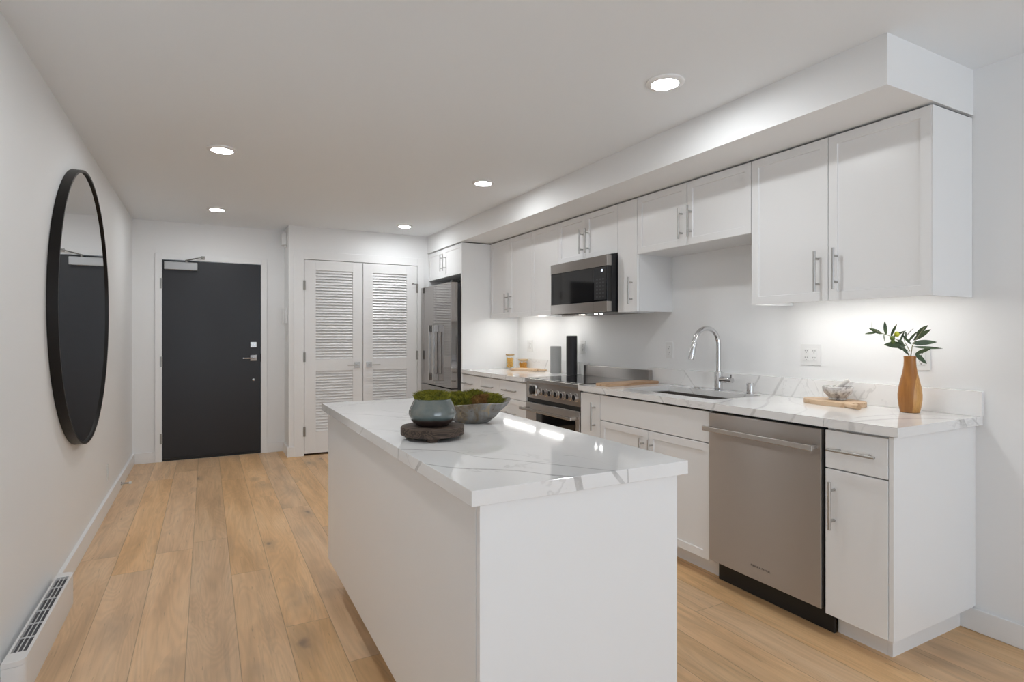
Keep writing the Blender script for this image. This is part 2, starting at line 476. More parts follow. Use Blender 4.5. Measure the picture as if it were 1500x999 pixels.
M['lidwood'] = wood('lid_wood', (0.50, 0.34, 0.18), (0.58, 0.42, 0.24), (0.64, 0.48, 0.30), 'x', 20, 0.5)
M['stump'] = wood('weathered_wood', (0.030, 0.020, 0.014), (0.075, 0.050, 0.036), (0.125, 0.088, 0.064), 'x', 60, 0.75, 2.0)

def glaze():
    m = mat('teal_glaze', (0.16, 0.21, 0.21), 0.09); t = NT(m)
    p, x, y, z = t.pos()
    n = t.noise(p, 40, 4, 0.6)
    zz = t.math('ADD', z, t.math('MULTIPLY', t.math('SUBTRACT', n, 0.5), 0.006))
    k = t.smooth(zz, 0.9765, 0.9800)
    var = t.ramp(t.noise(p, 22, 4, 0.6), [(0.3, (0.072, 0.095, 0.092)), (0.55, (0.115, 0.138, 0.126)), (0.8, (0.155, 0.172, 0.150))])
    bl = t.smooth(t.math('ABSOLUTE', t.math('SUBTRACT', zz, 0.987)), 0.012, 0.0)
    var = t.mix(t.math('MULTIPLY', bl, 0.35), var, (0.05, 0.12, 0.14))
    t.color(t.mix(k, (0.040, 0.022, 0.018), var))
    t.rough(t.math('MULTIPLY_ADD', k, -0.44, 0.50))
    t.val(k, t.b.inputs['Coat Weight']); t.b.inputs['Coat Roughness'].default_value = 0.02; t.b.inputs['Specular IOR Level'].default_value = 0.8
    return m
M['glaze'] = glaze()
def bowlmat():
    m = mat('petrified_wood', (0.3, 0.28, 0.24), 0.25); t = NT(m)
    o = t.obj()
    a = t.noise(o, 13, 4, 0.6, 0.8); b = t.noise(t.mapv(o, (1, 1, 1), (3, 1, 7)), 24, 4, 0.6, 1.2)
    c = t.ramp(a, [(0.28, (0.07, 0.05, 0.035)), (0.42, (0.20, 0.155, 0.105)), (0.55, (0.225, 0.215, 0.20)), (0.72, (0.33, 0.325, 0.31))])
    c = t.mix(t.math('MULTIPLY', t.smooth(b, 0.56, 0.70), 0.8), c, (0.06, 0.045, 0.03))
    c = t.mix(t.math('MULTIPLY', t.smooth(b, 0.42, 0.30), 0.6), c, (0.40, 0.28, 0.13))
    t.color(c)
    return m
M['bowl'] = bowlmat()
M['bowlrim'] = mat('bowl_inner', (0.30, 0.20, 0.11), 0.6)
def mossmat(name, a, b, c):
    m = mat(name, b, 0.85); t = NT(m)
    p, x, y, z = t.pos()
    t.color(t.ramp(t.noise(p, 55, 4, 0.7), [(0.3, a), (0.5, b), (0.72, c)]))
    return m
M['moss'] = mossmat('green_moss', (0.05, 0.055, 0.005), (0.21, 0.205, 0.016), (0.42, 0.38, 0.034))
M['mossbrown'] = mossmat('brown_moss', (0.14, 0.065, 0.015), (0.30, 0.15, 0.04), (0.40, 0.24, 0.08))
M['greycan'] = mat('grey_ceramic', (0.29, 0.29, 0.285), 0.55)
M['blackcan'] = mat('black_ceramic', (0.010, 0.010, 0.012), 0.45)
def marble():
    m = mat('mortar_marble', (0.6, 0.59, 0.58), 0.25); t = NT(m)
    o = t.obj()
    a = t.noise(o, 26, 5, 0.65, 1.0)
    t.color(t.ramp(a, [(0.36, (0.20, 0.18, 0.18)), (0.46, (0.50, 0.48, 0.46)), (0.60, (0.72, 0.71, 0.70))]))
    return m
M['marble'] = marble()
def thinglass(name, tint=(0.97, 0.985, 0.98)):
    m = bpy.data.materials.new(name); m.use_nodes = True; nt = m.node_tree
    nt.nodes.remove(nt.nodes['Principled BSDF'])
    tr = nt.nodes.new('ShaderNodeBsdfTransparent'); tr.inputs[0].default_value = (*tint, 1)
    gl = nt.nodes.new('ShaderNodeBsdfGlossy'); gl.inputs['Roughness'].default_value = 0.01
    lw = nt.nodes.new('ShaderNodeLayerWeight'); lw.inputs[0].default_value = 0.25
    fr = nt.nodes.new('ShaderNodeMath'); fr.operation = 'MULTIPLY_ADD'; nt.links.new(lw.outputs['Facing'], fr.inputs[0]); fr.inputs[1].default_value = 0.30; fr.inputs[2].default_value = 0.03
    mx = nt.nodes.new('ShaderNodeMixShader')
    nt.links.new(fr.outputs[0], mx.inputs[0]); nt.links.new(tr.outputs[0], mx.inputs[1]); nt.links.new(gl.outputs[0], mx.inputs[2])
    nt.links.new(mx.outputs[0], nt.nodes['Material Output'].inputs[0])
    return m
M['glass'] = thinglass('jar_glass')
M['pane'] = thinglass('window_glass', (1, 1, 1))
M['pasta'] = mat('dry_pasta', (0.85, 0.40, 0.03), 0.5)
M['pasta2'] = mat('dry_pasta_pale', (0.88, 0.52, 0.10), 0.5)
def leafmat():
    m = mat('olive_leaf', (0.045, 0.075, 0.035), 0.42); t = NT(m)
    g = t.n('ShaderNodeNewGeometry')
    n = t.noise(t.obj(), 30, 2)
    top = t.ramp(n, [(0.3, (0.028, 0.055, 0.026)), (0.7, (0.075, 0.115, 0.048))])
    t.color(t.mix(g.outputs['Backfacing'], top, (0.22, 0.27, 0.18)))
    return m
M['leaf'] = leafmat()
M['twig'] = mat('olive_twig', (0.20, 0.19, 0.10), 0.6)
M['olive'] = mat('green_olive', (0.10, 0.15, 0.02), 0.3)
M['oliveyellow'] = mat('yellow_olive', (0.42, 0.44, 0.03), 0.3)
M['heater'] = mat('heater_enamel', (0.82, 0.81, 0.80), 0.3)
M['heaterin'] = mat('heater_fins', (0.10, 0.10, 0.11), 0.5, 0.2)

# ------------------------------------------------------------------ the room
struct('floor', MB().box(XL - 0.1, XW + 0.1, YF - 0.1, YB + 0.15, -0.06, 0.0), M['floor'])
struct('ceiling', MB().box(XL - 0.1, XW + 0.1, YF - 0.1, YB + 0.15, ZC, ZC + 0.08), M['ceil'])
struct('wall_left', MB().box(XL - 0.1, XL, YF - 0.1, YB + 0.1, 0, ZC), M['wall'])
struct('wall_right', MB().box(XW, XW + 0.1, YF - 0.1, YB + 0.1, 0, ZC), M['wall'])
DX0, DX1, DZ = -0.392, 0.519, 2.016     # entry door opening
struct('wall_back', MB().box(XL, DX0, YB, YB + 0.12, 0, ZC).box(DX1, XC + 0.02, YB, YB + 0.12, 0, ZC).box(DX0, DX1, YB, YB + 0.12, DZ, ZC), M['wall'])
CX0, CX1, CZ = 0.897, 2.125, 2.050      # closet opening
struct('wall_closet', MB().box(XC, CX0, YC, YC + 0.1, 0, ZC).box(CX1, XW, YC, YC + 0.1, 0, ZC).box(CX0, CX1, YC, YC + 0.1, CZ, ZC)
       .box(XC, XC + 0.1, YC + 0.1, YB, 0, ZC), M['wall'])
struct('soffit', MB().box(XS, XW, YS, YC, ZS, ZC), M['wall'])
# wall behind the camera with its window
WX0, WX1, WZ0, WZ1 = -0.45, 2.70, 0.04, 2.30
struct('wall_front', MB().box(XL, WX0, YF - 0.1, YF, 0, ZC).box(WX1, XW, YF - 0.1, YF, 0, ZC).box(WX0, WX1, YF - 0.1, YF, 0, WZ0).box(WX0, WX1, YF - 0.1, YF, WZ1, ZC), M['wall'])
wf = MB()
for xx in [WX0 + (WX1 - WX0 - 0.06) * i / 4 for i in range(5)]: wf.box(xx, xx + 0.06, YF - 0.08, YF - 0.02, WZ0, WZ1)
wf.box(WX0, WX1, YF - 0.08, YF - 0.02, 1.62, 1.68).box(WX0, WX1, YF - 0.08, YF - 0.02, WZ0, WZ0 + 0.06).box(WX0, WX1, YF - 0.08, YF - 0.02, WZ1 - 0.06, WZ1)
win = struct('window_1', wf, M['trim'])
part('window_pane', MB().box(WX0 + 0.05, WX1 - 0.05, YF - 0.055, YF - 0.049, WZ0 + 0.05, WZ1 - 0.05), M['pane'], win)

BH, BT = 0.105, 0.016
struct('baseboard_left', MB().box(XL, XL + 0.020, YF, YB, 0, BH, 0.003), M['trim'])
struct('baseboard_back', MB().box(XL + 0.02, -0.447, YB - BT, YB, 0, BH, 0.003).box(0.574, XC - BT, YB - BT, YB, 0, BH, 0.003), M['trim'])
struct('baseboard_closet', MB().box(XC - BT, XC, YC - BT, YB - BT, 0, BH, 0.003).box(XC, 0.80, YC - BT, YC, 0, BH, 0.003), M['trim'])
struct('baseboard_right', MB().box(XW - BT, XW, YF, 1.2790, 0, 0.097, 0.003), M['trim'])

# ------------------------------------------------------------------ entry door
tc = MB()
for a, b in ((-0.447, DX0), (DX1, 0.574)):
    tc.box(a, b, YB - 0.016, YB, 0, DZ + 0.055, 0.002)
tc.box(DX0, DX1, YB - 0.016, YB, DZ, DZ + 0.055, 0.002)
tc.box(DX0 - 0.001, DX0 + 0.004, YB - 0.016, YB + 0.10, 0, DZ).box(DX1 - 0.004, DX1 + 0.001, YB - 0.016, YB + 0.10, 0, DZ).box(DX0, DX1, YB - 0.016, YB + 0.10, DZ - 0.004, DZ)
struct('trim_1', tc, M['trim'])
door = struct('door_1', MB().box(DX0 + 0.006, DX1 - 0.006, YB + 0.002, YB + 0.046, 0.006, DZ - 0.007, 0.002), M['blackdoor'])
DYF = YB + 0.002
for hz in (1.773, 0.994, 0.228):
    part('hinge', MB().cyl((DX0 + 0.002, DYF - 0.008, hz - 0.055), (DX0 + 0.002, DYF - 0.008, hz + 0.055), 0.008, 12)
         .box(DX0 - 0.014, DX0 + 0.002, DYF - 0.0205, DYF - 0.0175, hz - 0.052, hz + 0.052), M['hinge'], door)
part('closer_body', MB().box(-0.368, -0.078, DYF - 0.055, DYF, 1.912, 1.990, 0.006), M['closer'], door, 'pale grey closer box')
part('closer_arm', MB().tube([(-0.175, DYF - 0.028, 1.990), (-0.175, DYF - 0.028, 2.012)], 0.012)
     .obox((-0.13, DYF - 0.062, 2.020), (0.125, 0.018, 0.008), Matrix.Rotation(-0.55, 3, 'Z') @ Matrix.Rotation(-0.18, 3, 'Y'))
     .obox((-0.055, DYF - 0.060, 2.040), (0.09, 0.014, 0.008), Matrix.Rotation(0.75, 3, 'Z') @ Matrix.Rotation(-0.2, 3, 'Y'))
     .box(-0.045, -0.010, DYF - 0.034, DYF - 0.018, 2.030, 2.062, 0.003), M['hinge'], door, 'folded dark metal closer arm')
lk = part('lever_plate', MB().box(0.411, 0.473, DYF - 0.010, DYF, 0.986, 1.048, 0.002), M['chrome'], door, 'square chrome lever rose')
part('lever', MB().tube([(0.443, DYF - 0.010, 1.017), (0.443, DYF - 0.052, 1.017)], 0.009).box(0.336, 0.452, DYF - 0.062, DYF - 0.048, 1.010, 1.022, 0.003), M['chrome'], lk)
db = part('deadbolt_plate', MB().box(0.412, 0.472, DYF - 0.010, DYF, 1.128, 1.186, 0.002), M['steelbar'], door, 'square chrome deadbolt rose')
part('thumb_turn', MB().box(0.424, 0.460, DYF - 0.026, DYF - 0.009, 1.151, 1.161, 0.002), M['chrome'], db)
part('peephole', MB().lathe([(0.013, 0), (0.013, 0.004), (0.010, 0.007), (0.004, 0.009)], (0.443, DYF, 0.786), 24, rot=Matrix.Rotation(PI / 2, 3, 'X')), M['chrome'], door, 'small round chrome viewer')
part('strike_plate', MB().box(DX1 - 0.012, DX1 - 0.0045, DYF - 0.020, DYF - 0.004, 0.975, 1.060), M['black'], door)
part('door_sweep', MB().box(DX0 + 0.008, DX1 - 0.008, DYF - 0.008, DYF, 0.004, 0.030), M['black'], door)

# ------------------------------------------------------------------ closet doors
tr = MB()
tr.box(0.797, CX0, YC - 0.014, YC, 0, CZ + 0.085, 0.002).box(CX1, 2.205, YC - 0.014, YC, 0, CZ + 0.085, 0.002).box(CX0, CX1, YC - 0.014, YC, CZ, CZ + 0.085, 0.002)
struct('trim_2', tr, M['trim'])
struct('closet_shade_sheet', MB().box(CX0, CX1, YC + 0.075, YC + 0.095, 0, CZ), M['gap'])     # near-black sheet in place of the closet's inner shade, behind the slats
def louver_leaf(n, x0, x1, lx0, lx1):
    th = 0.034; ya = YC - 0.008; yb = ya + th
    b = MB()
    z0, z1 = 0.022, CZ - 0.005
    pan = [(0.245, 0.880), (1.003, 1.942)]
    b.box(x0, lx0, ya, yb, z0, z1, 0.0015).box(lx1, x1, ya, yb, z0, z1, 0.0015)
    b.box(lx0, lx1, ya, yb, z0, pan[0][0]).box(lx0, lx1, ya, yb, pan[0][1], pan[1][0]).box(lx0, lx1, ya, yb, pan[1][1], z1)
    d = struct('door_%d' % n, b, M['trim'])
    for (a, c) in pan:
        s = MB(); k = int(round((c - a) / 0.0300)); st = (c - a) / k
        for i in range(k):
            s.obox(((lx0 + lx1) / 2, ya + 0.014, a + (i + 0.5) * st), (lx1 - lx0, 0.0060, st * 1.02), Matrix.Rotation(-0.50, 3, 'X'))
        part('louver_panel', s, M['trim'], d)
    return d
d2 = louver_leaf(2, CX0 + 0.004, 1.5045, 1.015, 1.397)
d3 = louver_leaf(3, 1.5095, CX1 - 0.004, 1.616, 2.000)
YD = YC - 0.008
for d, sx, px in ((d2, -1, 1.445), (d3, 1, 1.573)):
    p = part('lever_rose', MB().box(px - 0.030, px + 0.030, YD - 0.009, YD, 0.906, 0.966, 0.002), M['nickel'], d)
    part('lever', MB().tube([(px, YD - 0.008, 0.936), (px, YD - 0.05, 0.936)], 0.009).box(min(px - sx * 0.01, px + sx * 0.112), max(px - sx * 0.01, px + sx * 0.112), YD - 0.060, YD - 0.047, 0.930, 0.941, 0.003), M['nickel'], p)
for d, hx, zs in ((d2, CX0 + 0.002, (1.777, 1.03, 0.255)), (d3, CX1 - 0.002, (1.79, 1.031, 0.255))):
    for hz in zs:
        part('hinge', MB().cyl((hx, YD - 0.012, hz - 0.05), (hx, YD - 0.012, hz + 0.05), 0.0075, 12).box(hx - 0.012, hx + 0.012, YD - 0.009, YD - 0.0065, hz - 0.05, hz + 0.05), M['hinge'], d)
part('hinge_stop', MB().tube([(CX1 - 0.004, YD - 0.014, 1.842), (CX1 - 0.03, YD - 0.035, 1.836), (CX1 - 0.065, YD - 0.040, 1.838)], 0.005, 10)
     .lathe([(0.010, 0), (0.010, 0.012)], (CX1 - 0.065, YD - 0.046, 1.838), 16, rot=Matrix.Rotation(-PI / 2, 3, 'X')), M['hinge'], d3, 'bent hinge-pin door stop')

# ------------------------------------------------------------------ things on the short return wall and left wall
t = thing('door_chime', 'small white wall box near the ceiling at the corner beside the closet', 'chime', (XC, 6.45, 2.25))
part('housing', MB().box(XC - 0.052, XC - 0.001, 6.395, 6.505, 2.205, 2.335, 0.008), M['plastic'], t)
part('base_plate', MB().box(XC - 0.02, XC - 0.0005, 6.415, 6.485, 2.185, 2.205, 0.003), M['plastic'], t)
t = thing('intercom_handset', 'white slim intercom handset on the narrow wall between entry door and closet', 'intercom', (XC, 6.42, 1.38))
part('cradle', MB().box(XC - 0.022, XC - 0.0005, 6.375, 6.465, 1.380, 1.545, 0.005), M['plastic'], t)
part('handset', MB().box(XC - 0.046, XC - 0.0225, 6.385, 6.430, 1.372, 1.540, 0.008), M['plastic'], t)
t = thing('light_switch', 'white light switch below the intercom handset beside the closet', 'switch', (XC, 6.43, 1.24))
part('plate', MB().box(XC - 0.006, XC - 0.0005, 6.392, 6.468, 1.182, 1.300, 0.002), M['plastic'], t)
part('rocker', MB().box(XC - 0.011, XC - 0.006, 6.413, 6.447, 1.208, 1.274, 0.002), M['plastic'], t)

def duplex(b, y, z, X, s=1):
    """slots of one duplex outlet; plate faces -x at X"""
    for dz in (0.019, -0.019):
        for dy in (-0.006, 0.006): b.box(X - 0.0006, X + 0.0012, y + dy - 0.0011, y + dy + 0.0011, z + dz - 0.001, z + dz + 0.0075)
        b.cyl((X - 0.0006, y, z + dz - 0.0085), (X + 0.0012, y, z + dz - 0.0085), 0.0026, 10)
def outlet(label, y, z, gangs=1, kinds=('outlet',), group='outlets on the kitchen wall'):
    w = 0.072 if gangs == 1 else 0.118
    cat = 'outlet' if 'outlet' in kinds else 'switch'
    t = thing('wall_outlet' if cat == 'outlet' else 'light_switch', label, cat, (XW, y, z), group if cat == 'outlet' else None)
    X = XW - 0.006
    part('plate', MB().box(X, XW - 0.0003, y - w / 2, y + w / 2, z - 0.058, z + 0.058, 0.0025), M['plastic'], t)
    for i, k in enumerate(kinds):
        yy = y + (0.023 if i == 0 else -0.023) if gangs == 2 else y
        if k == 'outlet':
            b = part('receptacle', MB().box(X - 0.0035, X - 0.0001, yy - 0.017, yy + 0.017, z - 0.034, z + 0.034, 0.0015), M['plastic'], t)
            s = MB(); duplex(s, yy, z, X - 0.0035); part('slots', s, M['plasticgrey'], b)
        else:
            part('rocker', MB().box(X - 0.005, X - 0.0001, yy - 0.017, yy + 0.017, z - 0.034, z + 0.034, 0.002), M['plastic'], t)
    return t
outlet('white double-gang wall plate behind the jars beside the refrigerator panel', 5.01, 1.152, 2, ('rocker', 'outlet'))
outlet('white outlet plate partly hidden behind the tall black cylinder', 4.085, 1.152)
outlet('white single outlet plate on the wall left of the faucet', 3.035, 1.153)
outlet('white double outlet plate on the wall above the mortar and pestle', 1.963, 1.153, 2, ('outlet', 'outlet'))
outlet('white single outlet plate on the wall just behind the wooden vase', 1.418, 1.155)

t = thing('wall_outlet', 'white outlet plate low on the left wall beyond the round mirror', 'outlet', (XL, 5.05, 0.26))
part('plate', MB().box(XL + 0.0003, XL + 0.006, 5.014, 5.086, 0.202, 0.318, 0.002), M['plastic'], t)
part('receptacle', MB().box(XL + 0.0061, XL + 0.0095, 5.033, 5.067, 0.226, 0.294, 0.0015), M['plastic'], t)
t = thing('door_stop', 'short chrome door stop on the left baseboard near the entry door', 'door stop', (XL + 0.02, 5.62, 0.045))
part('post', MB().tube([(XL + 0.0205, 5.62, 0.045), (XL + 0.026, 5.62, 0.045), (XL + 0.027, 5.62, 0.045), (XL + 0.075, 5.62, 0.045)], [0.016, 0.016, 0.007, 0.007]), M['nickel'], t)
part('rubber_tip', MB().tube([(XL + 0.0755, 5.62, 0.045), (XL + 0.092, 5.62, 0.045)], 0.011), M['plastic'], t, 'white rubber tip')

# round mirror
MY, MZ, MR = 4.010, 1.412, 0.764
RY = Matrix.Rotation(PI / 2, 3, 'Y')
t = thing('wall_mirror', 'large round wall mirror in a thin black metal frame on the left wall', 'mirror', (XL, MY, MZ - MR))
part('frame', MB().lathe([(MR - 0.012, 0.001), (MR, 0.001), (MR, 0.044), (MR - 0.012, 0.044), (MR - 0.012, 0.001)], (XL, MY, MZ), 160, close=False, rot=RY), M['mframe'], t)
part('mirror_glass', MB().lathe([(MR - 0.0125, 0.002), (MR - 0.0125, 0.034), ], (XL, MY, MZ), 160, rot=RY), M['mirror'], t, 'silvered mirror glass')

# baseboard convector
t = thing('baseboard_heater', 'low white baseboard heater with a slotted top along the left wall', 'heater', (XL, 2.95, 0))
HX0, HX1, HY0, HY1, HZ = XL + 0.021, XL + 0.085, 2.52, 3.36, 0.142
def rrect(x0, x1, y0, y1, r, n=6, only_right=True):
    pts = [(x0, y0)]
    for i in range(n + 1):
        a = -PI / 2 + PI / 2 * i / n; pts.append((x1 - r + r * math.cos(a), y0 + r + r * math.sin(a)))
    for i in range(n + 1):
        a = PI / 2 * i / n; pts.append((x1 - r + r * math.cos(a), y1 - r + r * math.sin(a)))
    pts.append((x0, y1)); return pts
part('casing', MB().prism(rrect(HX0, HX1, HY0, HY1, 0.03), 0.0, HZ - 0.018, 0.003), M['heater'], t)
gx0, gx1, gy0, gy1 = HX0 + 0.008, HX1 - 0.011, HY0 + 0.075, HY1 - 0.055
lid = MB()
lid.prism(rrect(HX0, HX1, HY0, gy0, 0.028)[:8] + [(HX1, gy0), (HX0, gy0)], HZ - 0.017, HZ)
lid.prism([(HX0, gy1), (HX1, gy1)] + rrect(HX0, HX1, gy1 - 0.01, HY1, 0.028)[8:], HZ - 0.017, HZ)
lid.box(HX0, gx0, gy0, gy1, HZ - 0.017, HZ).box(gx1, HX1, gy0, gy1, HZ - 0.017, HZ)
lp = part('top_grille', lid, M['heater'], t)
gb = MB()
for i in range(1, 6):
    yy = gy0 + (gy1 - gy0) * i / 6; gb.box(gx0, gx1, yy - 0.0012, yy + 0.0012, HZ - 0.006, HZ - 0.001)
for f in (0.36, 0.68):
    xx = gx0 + (gx1 - gx0) * f; gb.box(xx - 0.0011, xx + 0.0011, gy0, gy1, HZ - 0.007, HZ - 0.002)
part('grille_bars', gb, M['heater'], lp)
part('fins', MB().box(gx0, gx1, gy0, gy1, HZ - 0.0175, HZ - 0.0145), M['heaterin'], t, 'dark grey inside of the outlet slot')

# ------------------------------------------------------------------ ceiling lamps
def downlight(loc, label):
    t = thing('recessed_downlight', label, 'ceiling light', loc, 'recessed ceiling downlights')
    x, y, z = loc
    part('trim_ring', MB().lathe([(0.060, -0.0005), (0.085, -0.0005), (0.084, -0.006), (0.076, -0.011), (0.060, -0.012), (0.058, -0.006)], loc, 48, close=False), M['trim'], t)
    part('lens', MB().lathe([(0.0575, -0.0010), (0.0575, -0.0095), (0.050, -0.0105)], loc, 48), M['lamp'], t, 'glowing white lens')
    return t
dl = downlight((1.812, 1.930, ZC), 'large bright round downlight nearest the camera above the sink cabinets')
for (x, y), lab in zip([(1.812, 3.835), (1.812, 5.745), (0.085, 3.902), (0.085, 5.775), (0.085, 1.95)],
    ['round downlight in the middle of the ceiling above the island and range',
     'small round downlight close to the soffit in front of the closet doors',
     'round downlight on the left of the ceiling, above and beside the round mirror',
     'round downlight on the left of the ceiling close to the entry door',
     'round downlight of the left row just above the photo edge']):
    copy_thing(dl, (x, y, ZC), lab)

# ------------------------------------------------------------------ cabinet parts
G = 0.0015
def bar_v(y, z0, z1, xf):
    r = 0.0062; xo = xf - 0.034
    b = MB().tube([(xo, y, z0), (xo, y, z1)], r, 16)
    for zz in (z0 + 0.035, z1 - 0.035): b.tube([(xo, y, zz), (xf, y, zz)], 0.0052, 12)
    return b
def bar_h(y0, y1, z, xf):
    r = 0.0062; xo = xf - 0.034
    b = MB().tube([(xo, y0, z), (xo, y1, z)], r, 16)
    for yy in (y0 + 0.035, y1 - 0.035): b.tube([(xo, yy, z), (xf, yy, z)], 0.0052, 12)
    return b
def leaf_door(parent, xf, y0, y1, z0, z1, hy=None, hz=None, shaker=True, name='door', stile=0.058, hh=None):
    m = MB()
    if shaker: m.shaker(xf, y0 + G, y1 - G, z0, z1, stile)
    else: m.box(xf, xf + 0.02, y0 + G, y1 - G, z0, z1, 0.0015)
    d = part(name, m, M['cab'], parent)
    if hy is not None: part('handle', bar_v(hy, hz[0], hz[1], xf), M['nickel'], d, 'brushed nickel bar pull')
    if hh is not None: part('handle', bar_h(*hh, xf), M['nickel'], d, 'brushed nickel bar pull')
    return d

# ---- upper cabinets
UT, UB = 2.187, 1.420
def upper(name, label, y0, y1, zb, depth_x=XU, back=XW):
    t = thing('wall_cabinet', label, 'cabinet', (back, (y0 + y1) / 2, zb), 'white wall cabinets over the worktops')
    rec = 0.024 if zb < 1.6 else 0.0     # tall units have a recessed underside that hides the light bars
    c = MB().box(depth_x + 0.0205, back - 0.001, y0 + 0.0006, y1 - 0.0006, zb + rec, UT)
    if rec:
        for a, e in ((y0 + 0.0006, y0 + 0.018), (y1 - 0.018, y1 - 0.0006)): c.box(depth_x + 0.0205, back - 0.001, a, e, zb, zb + rec)
    part('carcass', c, M['cabbox'], t)
    return t
u = upper('', 'large white two-door wall cabinet nearest the camera above the vase', 1.226, 2.089, UB)
leaf_door(u, XU, 1.661, 2.089, UB, UT, 1.708, (1.466, 1.657)); leaf_door(u, XU, 1.226, 1.661, UB, UT, 1.617, (1.470, 1.660))
part('end_panel', MB().box(XU + 0.001, XW - 0.001, 1.2235, 1.2265, UB, UT), M['cab'], u)
u = upper('', 'short two-door wall cabinet above the sink and faucet', 2.0905, 3.006, 1.806)
leaf_door(u, XU, 2.555, 3.006, 1.806, UT, 2.592, (1.848, 2.036)); leaf_door(u, XU, 2.0905, 2.555, 1.806, UT, 2.517, (1.850, 2.038))
u = upper('', 'narrow tall single-door wall cabinet right of the microwave', 3.0075, 3.214, UB)
leaf_door(u, XU, 3.0075, 3.214, UB, UT, 3.060, (1.472, 1.655), shaker=False)
u = upper('', 'short two-door wall cabinet directly above the microwave', 3.2155, 3.989, 1.845)
leaf_door(u, XU, 3.603, 3.989, 1.845, UT, 3.642, (1.886, 2.074)); leaf_door(u, XU, 3.2155, 3.603, 1.845, UT, 3.566, (1.886, 2.074))
u = upper('', 'single-door wall cabinet left of the microwave without a visible pull', 3.9905, 4.429, 1.428)
leaf_door(u, XU, 3.9905, 4.429, 1.428, UT)
u = upper('', 'two-door wall cabinet beside the tall refrigerator panel', 4.4305, 5.272, 1.428)
leaf_door(u, XU, 4.852, 5.272, 1.428, UT, 4.900, (1.475, 1.660)); leaf_door(u, XU, 4.4305, 4.852, 1.428, UT, 4.818, (1.478, 1.662))
u = thing('wall_cabinet', 'small two-door cabinet above the refrigerator', 'cabinet', (XW, 5.77, 1.88), 'white wall cabinets over the worktops')
part('carcass', MB().box(2.282, XW - 0.001, 5.2975, 6.245, 1.880, UT), M['cabbox'], u)
leaf_door(u, 2.2615, 5.770, 6.245, 1.880, UT, 5.808, (1.947, 2.127)); leaf_door(u, 2.2615, 5.2975, 5.770, 1.880, UT, 5.732, (1.947, 2.127))
solo('partition', MB().box(2.255, XW - 0.001, 5.2735, 5.2960, 0.0, UT, 0.001), M['cab'], 'tall plain white panel standing between the refrigerator and the counter', 'panel', (2.57, 5.285, 0))
struct('cabinet_gap_shade', MB().box(XU + 0.03, XW - 0.002, 1.235, 5.27, UT + 0.0005, ZS - 0.0003).box(2.285, XW - 0.002, 5.30, 6.24, UT + 0.0005, ZS - 0.0003), M['gap'])  # near-black fill painted as the shade between cabinet tops and soffit
struct('trim_5', MB().box(2.262, 2.60, 6.2465, YC - 0.001, 0, UT, 0.001), M['cab'])   # filler strip at closet wall

# ---- LED bars
def ledbar(y0, y1, z, label):
    t = thing('under_cabinet_light', label, 'light bar', (2.66, (y0 + y1) / 2, z), 'light bars under the wall cabinets')
    part('housing', MB().box(2.640, 2.682, y0, y1, z - 0.009, z - 0.0005, 0.002), M['plastic'], t)
    part('diffuser', MB().box(2.644, 2.678, y0 + 0.006, y1 - 0.006, z - 0.013, z - 0.0092), M['led'], t, 'glowing diffuser strip')
ledbar(1.28, 2.02, UB + 0.024, 'thin white light bar under the big wall cabinet above the vase')
ledbar(4.53, 5.12, 1.452, 'thin white light bar under the wall cabinet beside the refrigerator panel')
ledbar(4.02, 4.40, 1.452, 'thin white light bar under the cabinet left of the microwave')

# ------------------------------------------------------------------ base cabinets
BZ0, BZ1 = 0.100, 0.8735
def base(label, y0, y1, hollow=False):
    t = thing('base_cabinet', label, 'cabinet', (XW, (y0 + y1) / 2, 0), 'white base cabinets under the worktops')
    c = MB(); a, e = y0 + 0.0006, y1 - 0.0006
    if hollow:
        c.box(XD + 0.0205, XW - 0.001, a, a + 0.018, BZ0, BZ1).box(XD + 0.0205, XW - 0.001, e - 0.018, e, BZ0, BZ1).box(XD + 0.0205, XW - 0.001, a, e, BZ0, BZ0 + 0.018).box(XW - 0.012, XW - 0.001, a, e, BZ0, BZ1)
    else: c.box(XD + 0.0205, XW - 0.001, a, e, BZ0, BZ1)
    part('carcass', c, M['cabbox'], t)
    part('toe_kick', MB().box(2.362, XW - 0.02, max(y0, 1.2792) + 0.0006, y1 - 0.0006, 0.0, BZ0 - 0.0005), M['cab'], t)
    return t
ZD1, ZD0, ZGAP = 0.866, 0.102, 0.708
b = base('white base cabinet with one drawer and door at the near end of the counter', 1.230, 1.480)
leaf_door(b, XD, 1.230, 1.480, ZGAP + 0.003, ZD1, shaker=False, name='drawer', hh=(1.262, 1.452, 0.791))
leaf_door(b, XD, 1.230, 1.480, ZD0, ZGAP - 0.002, 1.440, (0.464, 0.660), shaker=False)
part('end_panel', MB().box(XD + 0.003, XW - 0.0185, 1.212, 1.2295, 0.102, BZ1, 0.001).box(XW - 0.019, XW - 0.001, 1.212, 1.2295, 0.106, BZ1), M['cab'], b)
part('end_toe_kick', MB().box(2.362, XW - 0.017, 1.262, 1.279, 0.0, BZ0 - 0.0005), M['cab'], b)

